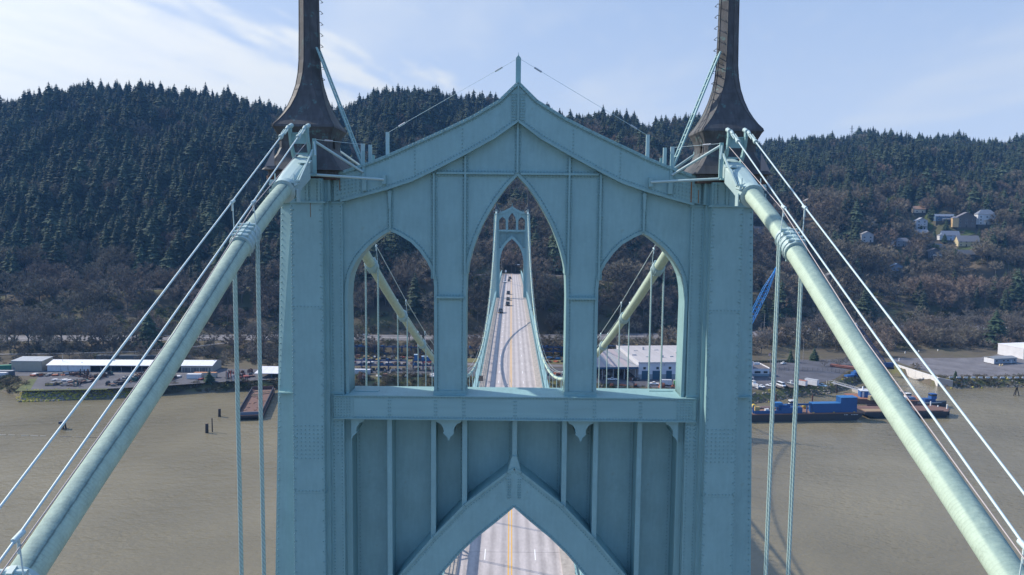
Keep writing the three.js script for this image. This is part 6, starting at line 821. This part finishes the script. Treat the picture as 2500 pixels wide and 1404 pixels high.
// ------------------------------------------------------------------ river craft
const hullM = C(0.028, 0.032, 0.042, 0.5), deckM = std(0.30, 0.17, 0.11, 0.9, { map: aspMap }), rustDeck = std(0.20, 0.115, 0.09, 0.95, { map: aspMap });
function bargeHull(t, L, W, H, hm, dm, rake = 5) { mesh('hull', loft([[[-L / 2 + rake, -0.5, W / 2], [L / 2 - rake, -0.5, W / 2], [L / 2 - rake, -0.5, -W / 2], [-L / 2 + rake, -0.5, -W / 2]], [[-L / 2, H * 0.6, W / 2], [L / 2, H * 0.6, W / 2], [L / 2, H * 0.6, -W / 2], [-L / 2, H * 0.6, -W / 2]], [[-L / 2, H, W / 2], [L / 2, H, W / 2], [L / 2, H, -W / 2], [-L / 2, H, -W / 2]]]), hm, t); mesh('deck', bx(L - 0.5, 0.08, W - 0.5, 0, H + 0.03, 0), dm, t); mesh('fender_rail', [bx(L, 0.3, 0.25, 0, H - 0.15, W / 2 + 0.1), bx(L, 0.3, 0.25, 0, H - 0.15, -W / 2 - 0.1)], C(0.24, 0.12, 0.08), t); for (let i = 0; i < 6; i++) mesh('bollard', [bx(0.9, 0.35, 0.4, -L / 2 + 4 + i * (L - 8) / 5, H + 0.25, W / 2 - 0.7)], C(0.5, 0.36, 0.08), t); }
{ const t = thing('hopper_barge', 'long empty rust-brown barge with raised dark side walls left of the tower', 'barge', [-133.5, 0, -406], 1.76); t.rotation.y = -1.375 + Math.PI;
  bargeHull(t, 60, 12.5, 2.4, C(0.035, 0.028, 0.032, 0.7), rustDeck, 3); for (const s of [-1, 1]) for (let i = 0; i < 9; i++) mesh('side_wall', bx(6, 1.7, 0.35, -24.4 + i * 6.1, 3.2, s * 5.7), C(0.05, 0.055, 0.075, 0.7), t); mesh('end_wall', bx(0.35, 1.5, 11, -28.4, 3.1, 0), C(0.13, 0.17, 0.24), t); mesh('end_wall', bx(0.35, 1.9, 11, 28.4, 3.3, 0), C(0.10, 0.05, 0.05), t); for (const [x, z, l] of [[16, 0, 9], [21, 2, 6], [12, -2, 5], [23, -3, 4]]) mesh('timber', bx(0.5, 0.35, l, x, 2.75, z, 0, (x % 3) * 0.3, 0), C(0.42, 0.30, 0.2), t); mesh('rubble', Array.from({ length: 26 }, () => bx(0.5 + yr(), 0.35, 0.5 + yr(), -25 + yr() * 50, 2.6, -4.5 + yr() * 9, 0, yr() * 3, 0)), C(0.26, 0.15, 0.11), t); }
{ const t = thing('deck_barge', 'flat dark timber-decked barge moored against the brown one by the tower', 'barge', [-112, 0, -408], -1.375 + Math.PI); bargeHull(t, 44, 14, 1.8, C(0.02, 0.028, 0.03, 0.7), M.dark, 2); for (let i = 0; i < 26; i++) mesh('deck_plank', bx(1.55, 0.14, 13.4, -20.6 + i * 1.65, 1.95, 0), i % 3 ? C(0.17, 0.15, 0.15) : C(0.21, 0.19, 0.18), t); mesh('mooring_post', [bx(0.4, 1, 0.4, -20, 2.4, -6), bx(0.4, 1, 0.4, 20, 2.4, -6)], C(0.42, 0.36, 0.2), t); }
const bargeA = [146, 0, -392];
{ const t = thing('work_barge', 'black-hulled work barge with a long blue deck house right of the tower', 'barge', bargeA, 0.105); bargeHull(t, 62, 15, 4.0, hullM, deckM, 4);
  mesh('name_lettering', [[21.6, 0.5], [22.5, 0.6], [23.1, 0.3], [25.2, 0.5], [25.9, 0.4], [26.7, 0.7], [27.6, 0.6], [28.4, 0.5]].map(([x, w]) => bx(w, 0.32, 0.03, x, 3.05, 7.53)), C(0.6, 0.62, 0.65), t);
  const bm = C(0.012, 0.085, 0.26, 0.45); mesh('deck_house', [bx(15, 4.6, 4.2, 12.5, 6.3, 4.4)], bm, t); mesh('tall_cabin', bx(8.6, 7.4, 5, 24.2, 7.75, 4), bm, t); mesh('house_roof', [bx(8.9, 0.15, 5.3, 24.2, 11.5, 4), bx(15, 0.12, 4.4, 12.5, 8.65, 4.4)], C(0.03, 0.16, 0.40, 0.45), t); mesh('gantry', [bx(13, 0.9, 0.4, -1.5, 8.2, 5.6), bx(0.7, 4.4, 0.5, 4.4, 6.2, 5.6), bx(0.5, 4.4, 0.5, 2.5, 6.2, 5.6), bx(11, 2.8, 3.4, -6, 5.5, 5.2), bx(6, 4, 3, -9.5, 6, 4.4)], bm, t); mesh('bulwark', [bx(20, 1.5, 0.3, -15, 4.8, 6.6), bx(0.5, 4.4, 0.5, -25.6, 6, 5.8), bx(0.3, 1.4, 3, -25.2, 4.8, 5.2)], bm, t); mesh('control_cabin', bx(4.4, 2, 3, -12.6, 8.2, 4.4), C(0.03, 0.17, 0.42, 0.45), t); mesh('winch_frame', [bx(2.4, 3, 1.6, -23.2, 5.6, 4.4), bx(0.3, 4, 0.3, -24, 6, 4.8)], C(0.45, 0.33, 0.14), t); mesh('engine', [bx(2, 1.7, 1.6, -18, 5.2, 4.6)], C(0.6, 0.62, 0.66), t); mesh('machinery', Array.from({ length: 34 }, () => bx(0.5 + 1.4 * yr(), 0.4 + 0.8 * yr(), 0.5 + yr(), -29 + yr() * 56, 4.4, -5.5 + yr() * 8, 0, yr(), 0)), C(0.25, 0.2, 0.18), t); mesh('pipe_rack', Array.from({ length: 7 }, (_, i) => rod([-28, 4.5, -6 + i * 0.5], [-4, 4.5, -6 + i * 0.5], 0.2, 0.2, 6, false)), C(0.24, 0.16, 0.14), t); mesh('spud', [rod([-8, 0, -7.6], [-8, 10.5, -7.6], 0.4, 0.4, 8, false), rod([12, 0, -7.6], [12, 9.8, -7.6], 0.4, 0.4, 8, false)], C(0.12, 0.06, 0.05), t); }
for (const [dx, dz, s, l] of [[-21.5, -4, 1.25, 'large yellow mooring buoy at the left end of the work barge deck'], [0.5, -2.5, 1.2, 'yellow mooring buoy near the middle of the work barge deck'], [5, -2.8, 1.25, 'yellow buoy with a darker cap, right one of the middle pair on the work barge']]) { const t = thing('mooring_buoy', l, 'buoy', [bargeA[0] + dx, 4.1, bargeA[2] + dz - dx * 0.105]); mesh('float', new THREE.SphereGeometry(s, 16, 10).translate(0, s, 0), C(0.58, 0.42, 0.07), t); mesh('lifting_eye', new THREE.TorusGeometry(0.3, 0.08, 6, 10).translate(0, s * 2.1, 0), M.iron, t); }
{ const t = thing('tugboat', 'small white-cabined launch moored behind the work barge', 'tugboat', [148, 0, -404], 0.1); mesh('hull', loft([[-0.5, 1.5], [1.6, 2.2]].map(([y, k]) => [[-5, k], [4, k], [7, 0.3], [7, -0.3], [4, -k], [-5, -k]].map(([x, z]) => [x, y, z]).reverse().reverse())), C(0.02, 0.05, 0.13), t); mesh('wheelhouse', bx(3.4, 3.8, 2.6, 0, 4.4, 0), C(0.62, 0.64, 0.66), t); mesh('wheelhouse_windows', bx(3.5, 0.9, 2.7, 0, 5.2, 0), M.glass, t); mesh('mast', rod([0, 6.2, 0], [0, 8.4, 0], 0.08, 0.05), M.steel, t); }
const bargeB = [203, 0, -400];
{ const t = thing('deck_barge', 'rust-decked barge with sloping dark bow under the right main cable', 'barge', bargeB, 0.07); mesh('hull', loft([[-0.5, [[-16, 6.5], [20, 6.5], [23, 0], [20, -6.5], [-16, -6.5]]], [2.0, [[-23, 7], [21, 7], [26, 0], [21, -7], [-23, -7]]], [3.2, [[-23, 7], [21.5, 7], [27, 0], [21.5, -7], [-23, -7]]]].map(([y, P]) => P.map(([x, z]) => [x, y, z]))), hullM, t); mesh('deck', loft([[3.21, 0], [3.3, 0]].map(([y]) => [[-22.6, 6.7], [21.3, 6.7], [26.4, 0], [21.3, -6.7], [-22.6, -6.7]].map(([x, z]) => [x, y, z]))), rustDeck, t); mesh('ramp', loft([[[-22, 3.32, 6], [-4, 3.32, 6], [-4, 3.32, 1], [-22, 3.32, 1]], [[-22, 3.5, 6], [-4, 3.5, 6], [-4, 3.5, 1], [-22, 3.5, 1]]]), C(0.34, 0.24, 0.14), t); mesh('bollard', [rod([24, 3.3, 1.5], [24, 5.6, 1.5], 0.32, 0.32, 8, false), rod([19.5, 3.3, -5.5], [19.5, 5.6, -5.5], 0.32, 0.32, 8, false), rod([22, 3.3, -3], [22, 4.1, -3], 0.3, 0.3, 8, false)], M.white, t); mesh('coaming', [bx(34, 0.7, 0.3, 2, 3.6, -6.2), bx(30, 0.4, 0.3, 4, 3.5, 6.3)], C(0.09, 0.05, 0.05), t); mesh('spud_foot', bx(0.8, 4, 0.8, 25.4, 0.6, 0.8), M.dark, t); }
{ const t = thing('crane_barge', 'orange-decked barge carrying a blue and white deckhouse behind the rusty barge', 'barge', [208, 0, -428], 0.25 - Math.PI / 2 + 1.2); bargeHull(t, 40, 13, 2.8, C(0.16, 0.11, 0.10, 0.8), std(0.36, 0.16, 0.09, 0.9, { map: aspMap }), 3); mesh('deckhouse', [bx(6, 3.4, 4.4, -11, 4.6, 1)], C(0.04, 0.14, 0.38, 0.5), t); mesh('deckhouse_front', [bx(1, 3.2, 0.1, -12.6, 4.5, 3.26), bx(0.9, 3.2, 0.1, -9.4, 4.5, 3.26)], C(0.7, 0.72, 0.75), t); mesh('deckhouse_roof', bx(7, 0.3, 5.4, -10.6, 6.5, 1), C(0.6, 0.63, 0.68), t); mesh('antenna', [rod([-12, 6.6, 0], [-12, 8.4, 0], 0.5, 0.3, 8, false)], M.white, t); mesh('spud', rod([-1, 0, -6.9], [-1, 14, -6.9], 0.5, 0.5, 8, false), C(0.4, 0.22, 0.18), t); mesh('spud_collar', rod([-1, 5, -6.9], [-1, 8, -6.9], 0.9, 0.9, 8, false), C(0.12, 0.3, 0.5), t); mesh('fuel_tank', rod([-6, 7.3, -1], [-1, 6.8, -1], 0.7, 0.7, 8, false), C(0.55, 0.47, 0.32), t); }
container('blue container on the deck of the orange-decked barge', 203, -421, 9, 2.9, 0.08, [0.015, 0.12, 0.36], [0.03, 0.2, 0.5]).position.y = 2.9;
{ const t = thing('pallet_stack', 'cream pallet stack beside the blue container on the barge', 'pallets', [196.4, 2.9, -419.5], 0.3); for (let i = 0; i < 5; i++) mesh('pallet', [bx(2.8, 0.12, 1.8, 0, 0.5 + i * 0.5, 0), bx(2.8, 0.25, 0.2, 0, 0.3 + i * 0.5, -0.7), bx(2.8, 0.25, 0.2, 0, 0.3 + i * 0.5, 0.7)], C(0.55, 0.45, 0.28), t); }
for (const [x, z, s, b, l] of [[221, -424, 1, 0, 'white-cabined tugboat with a red hull spot right of the main cable'], [229, -419, 1.15, 1, 'blue-cabined tugboat under the inner right hand rope']]) { const t = thing('tugboat', l, 'tugboat', [x, 0, z], 0.12); mesh('hull', loft([[-0.5, 1.6], [1.2, 2.3], [2.1, 2.5]].map(([y, k]) => [[-6.5, k * 0.8], [3.5, k], [7.5, 0.4], [7.5, -0.4], [3.5, -k], [-6.5, -k * 0.8]].map(([xx, zz]) => [xx, y + (xx > 6 ? y * 0.25 : 0), zz]))), C(0.025, 0.035, 0.06), t); mesh('bulwark', [bx(10, 0.5, 0.2, -1.5, 2.3, 2.3), bx(10, 0.5, 0.2, -1.5, 2.3, -2.3)], C(0.4, 0.42, 0.45), t); mesh('deckhouse', bx(5.4, 1.8, 3, -1.5, 3, 0), b ? C(0.02, 0.08, 0.24) : C(0.16, 0.26, 0.4), t); const w = mesh('wheelhouse', bx(2.8, 2.4, 2.4, b ? 0.5 : -2.6, 5, 0), b ? C(0.025, 0.11, 0.34) : C(0.7, 0.71, 0.73), t); mesh('wheelhouse_windows', bx(2.9, 0.8, 2.5, b ? 0.5 : -2.6, 5.5, 0), M.glass, w); mesh('mast', [rod([-1, 6, 0], [-1.8, 9.2, 0], 0.07, 0.04), rod([0.6, 4, 0.8], [0.6, 7.2, 0.8], 0.06, 0.06), rod([1.6, 4, -0.8], [1.6, 7, -0.8], 0.06, 0.06)], M.steel, t); if (!b) mesh('life_ring', new THREE.TorusGeometry(0.4, 0.14, 6, 12).translate(-3.4, 4, 1.55), red, t); t.scale.setScalar(s); }
{ const t = thing('gangway', 'grey steel gangway sloping from the bank down to the barge', 'gangway'); const A = [189, 5.4, -453.5], B = [202.5, 3.4, -436]; mesh('walkway', bar(A, B, 2.2, 0.25, [0, 1, 0]), C(0.42, 0.42, 0.44), t); mesh('truss_side', [-1, 1].flatMap((s) => [bar([A[0] + s * 0.85, A[1] + 1.1, A[2] + s * 0.65], [B[0] + s * 0.85, B[1] + 1.1, B[2] + s * 0.65], 0.14, 0.14), ...[0, 1, 2, 3, 4, 5, 6, 7].map((k) => { const f = k / 7; return bar([lerp(A[0], B[0], f) + s * 0.85, lerp(A[1], B[1], f), lerp(A[2], B[2], f) + s * 0.65], [lerp(A[0], B[0], f) + s * 0.85, lerp(A[1], B[1], f) + 1.1, lerp(A[2], B[2], f) + s * 0.65], 0.09, 0.09); })]), C(0.55, 0.55, 0.57), t); mesh('handrail_gate', [bx(0.15, 2.2, 0.15, 186.5, 6, -452), bx(0.15, 2.4, 0.15, 189, 6, -451), bx(1.6, 0.15, 0.15, 187.6, 7, -451.5), bx(0.15, 2, 0.15, 184.6, 6, -450.6)], M.white, t); }
{ const t = thing('floating_dock', 'pale concrete float at the foot of the gangway', 'dock', [216, 0, -452], 0.2); for (let i = 0; i < 5; i++) mesh('float_section', bx(5.2, 1.6, 12, -11 + i * 5.4, 0.5, 0), C(0.44, 0.42, 0.39), t); mesh('curb', bx(27, 0.3, 0.4, 0, 1.45, 6), C(0.3, 0.28, 0.26), t); }
// piles, dolphins, log boom
function piling(label, x, z, h, r, lean = 0) { const t = thing('piling', label, 'piling', [x, 0, z]); mesh('pile', rod([0, -1.5, 0], [lean, h, 0], r, r * 0.85, 9, false), C(0.045, 0.036, 0.032, 0.9), t); mesh('pile_cap', new THREE.CylinderGeometry(r * 0.9, r * 0.85, 0.12, 9).translate(lean, h + 0.05, 0), C(0.16, 0.13, 0.1, 0.9), t); return t; }
piling('short dark piling left of the barge bow, upper of two', -144.8, -383, 4, 0.75, 0.2); piling('dark square-topped piling standing alone in the river, lower of two', -139.8, -354, 4.3, 0.8, 0.1); piling('thin dark piling beside the lower square-topped one', -137.8, -355.5, 6.4, 0.28); piling('dark piling behind the left barge wall', -146.4, -413, 4.4, 0.75, 0.1); piling('dark piling standing in the water behind the work barge, left', 159, -437, 4.2, 0.35); piling('dark piling near the bank at the gangway', 190, -449, 5.2, 0.5);
{ const t = thing('mooring_dolphin', 'cluster of dark timber piles with a box on top, left in the river', 'dolphin', [-208.5, 0, -358.5]); for (let i = 0; i < 6; i++) { const a = i / 6 * 6.283; mesh('pile', rod([Math.cos(a) * 1.5, -1.5, Math.sin(a) * 1.5], [Math.cos(a) * 0.8, 3, Math.sin(a) * 0.8], 0.38, 0.34, 7, false), C(0.05, 0.045, 0.045, 0.9), t); } mesh('cap_box', bx(2.6, 1.1, 2.2, -0.4, 3.1, 0, 0, 0.3, 0.05), C(0.09, 0.10, 0.12, 0.9), t); }
{ const t = thing('mooring_dolphin', 'tripod of dark leaning piles near the right edge of the picture', 'dolphin', [294, 0, -448]); for (const [x, z] of [[-2.2, 0.6], [0, -0.9], [1.4, 0.8]]) mesh('pile', rod([x, -1, z], [0.1 + x * 0.1, 4.6, 0], 0.28, 0.24, 7, false), C(0.04, 0.034, 0.03, 0.9), t); mesh('cap', bx(1, 0.4, 1, 0.1, 4.7, 0), C(0.05, 0.045, 0.04), t); }
{ const t = thing('mooring_dolphin', 'dark pile cluster with pale floodlights beyond the right main cable', 'dolphin', [209, 0, -437]); for (const [x, z] of [[-1, 0.6], [0, -0.9], [1, 0.6], [2.2, 0]]) mesh('pile', rod([x, -1, z], [x * 0.6, 6.4, z * 0.5], 0.3, 0.28, 7, false), C(0.03, 0.03, 0.035, 0.9), t); mesh('cap', bx(2.4, 0.9, 1.6, 0, 6.6, 0), C(0.05, 0.05, 0.06), t); mesh('floodlight', [bx(0.9, 0.5, 0.4, -1.2, 7.5, 0.4), bx(0.9, 0.5, 0.4, 1.2, 7.6, 0.2), bx(0.12, 1.2, 0.12, 0.4, 7.4, 0)], M.white, t); }
const logs = [[-229.5, -347.3, 3], [-225.3, -347.2, 3], [-219, -346.6, 3], [-214.5, -346.2, 3.4], [-210.4, -346, 2.6], [-200, -345.4, 5], [-192.5, -345, 5.5], [-186.6, -345, 5]]; logs.forEach(([x, z, L], i) => { const t = thing('floating_log', ORD[i] + (i < 5 ? ' pale' : ' brown') + ' log from the left in the broken floating boom', 'log', [x, 0, z], 0.04 * (i % 3 - 1), 'logs of the floating boom'); mesh('trunk', rod([-L / 2, 0.06, 0], [L / 2, 0.06, 0], 0.24, 0.2, 8, false), i < 5 ? C(0.44, 0.40, 0.33) : C(0.24, 0.2, 0.15), t); mesh('cut_end', [rod([-L / 2 - 0.03, 0.06, 0], [-L / 2, 0.06, 0], 0.22, 0.22, 8, false)], C(0.5, 0.42, 0.3), t); });
{ const t = thing('rail_car', 'line of dark low rail wagons behind the long white shed', 'rail wagons', [-236, 7, -497], 0.04); for (let i = 0; i < 4; i++) mesh('wagon', bx(13, 2.2, 2.8, -22 + i * 14, 1.6, 0), C(0.08, 0.10, 0.12), t); for (let i = 0; i < 8; i++) mesh('bogie', bx(2, 0.7, 2, -26 + i * 7, 0.4, 0), M.dark, t); }
{ const t = thing('transmission_tower', 'tiny lattice mast on the far right ridge line', 'mast', [640, landH(640, -1500) - 2, -1500]); mesh('mast', [[-2.4, -2.4], [2.4, -2.4], [2.4, 2.4], [-2.4, 2.4]].map(([x, z]) => rod([x, 0, z], [x * 0.15, 44, z * 0.15], 0.25, 0.2, 4)), M.iron, t); mesh('crossarm', [bx(9, 0.4, 0.4, 0, 38, 0), bx(7, 0.4, 0.4, 0, 33, 0)], M.iron, t); }
scene.traverse((o) => { if (o.isMesh) { o.castShadow = true; o.receiveShadow = true; } });
renderer.render(scene, camera);
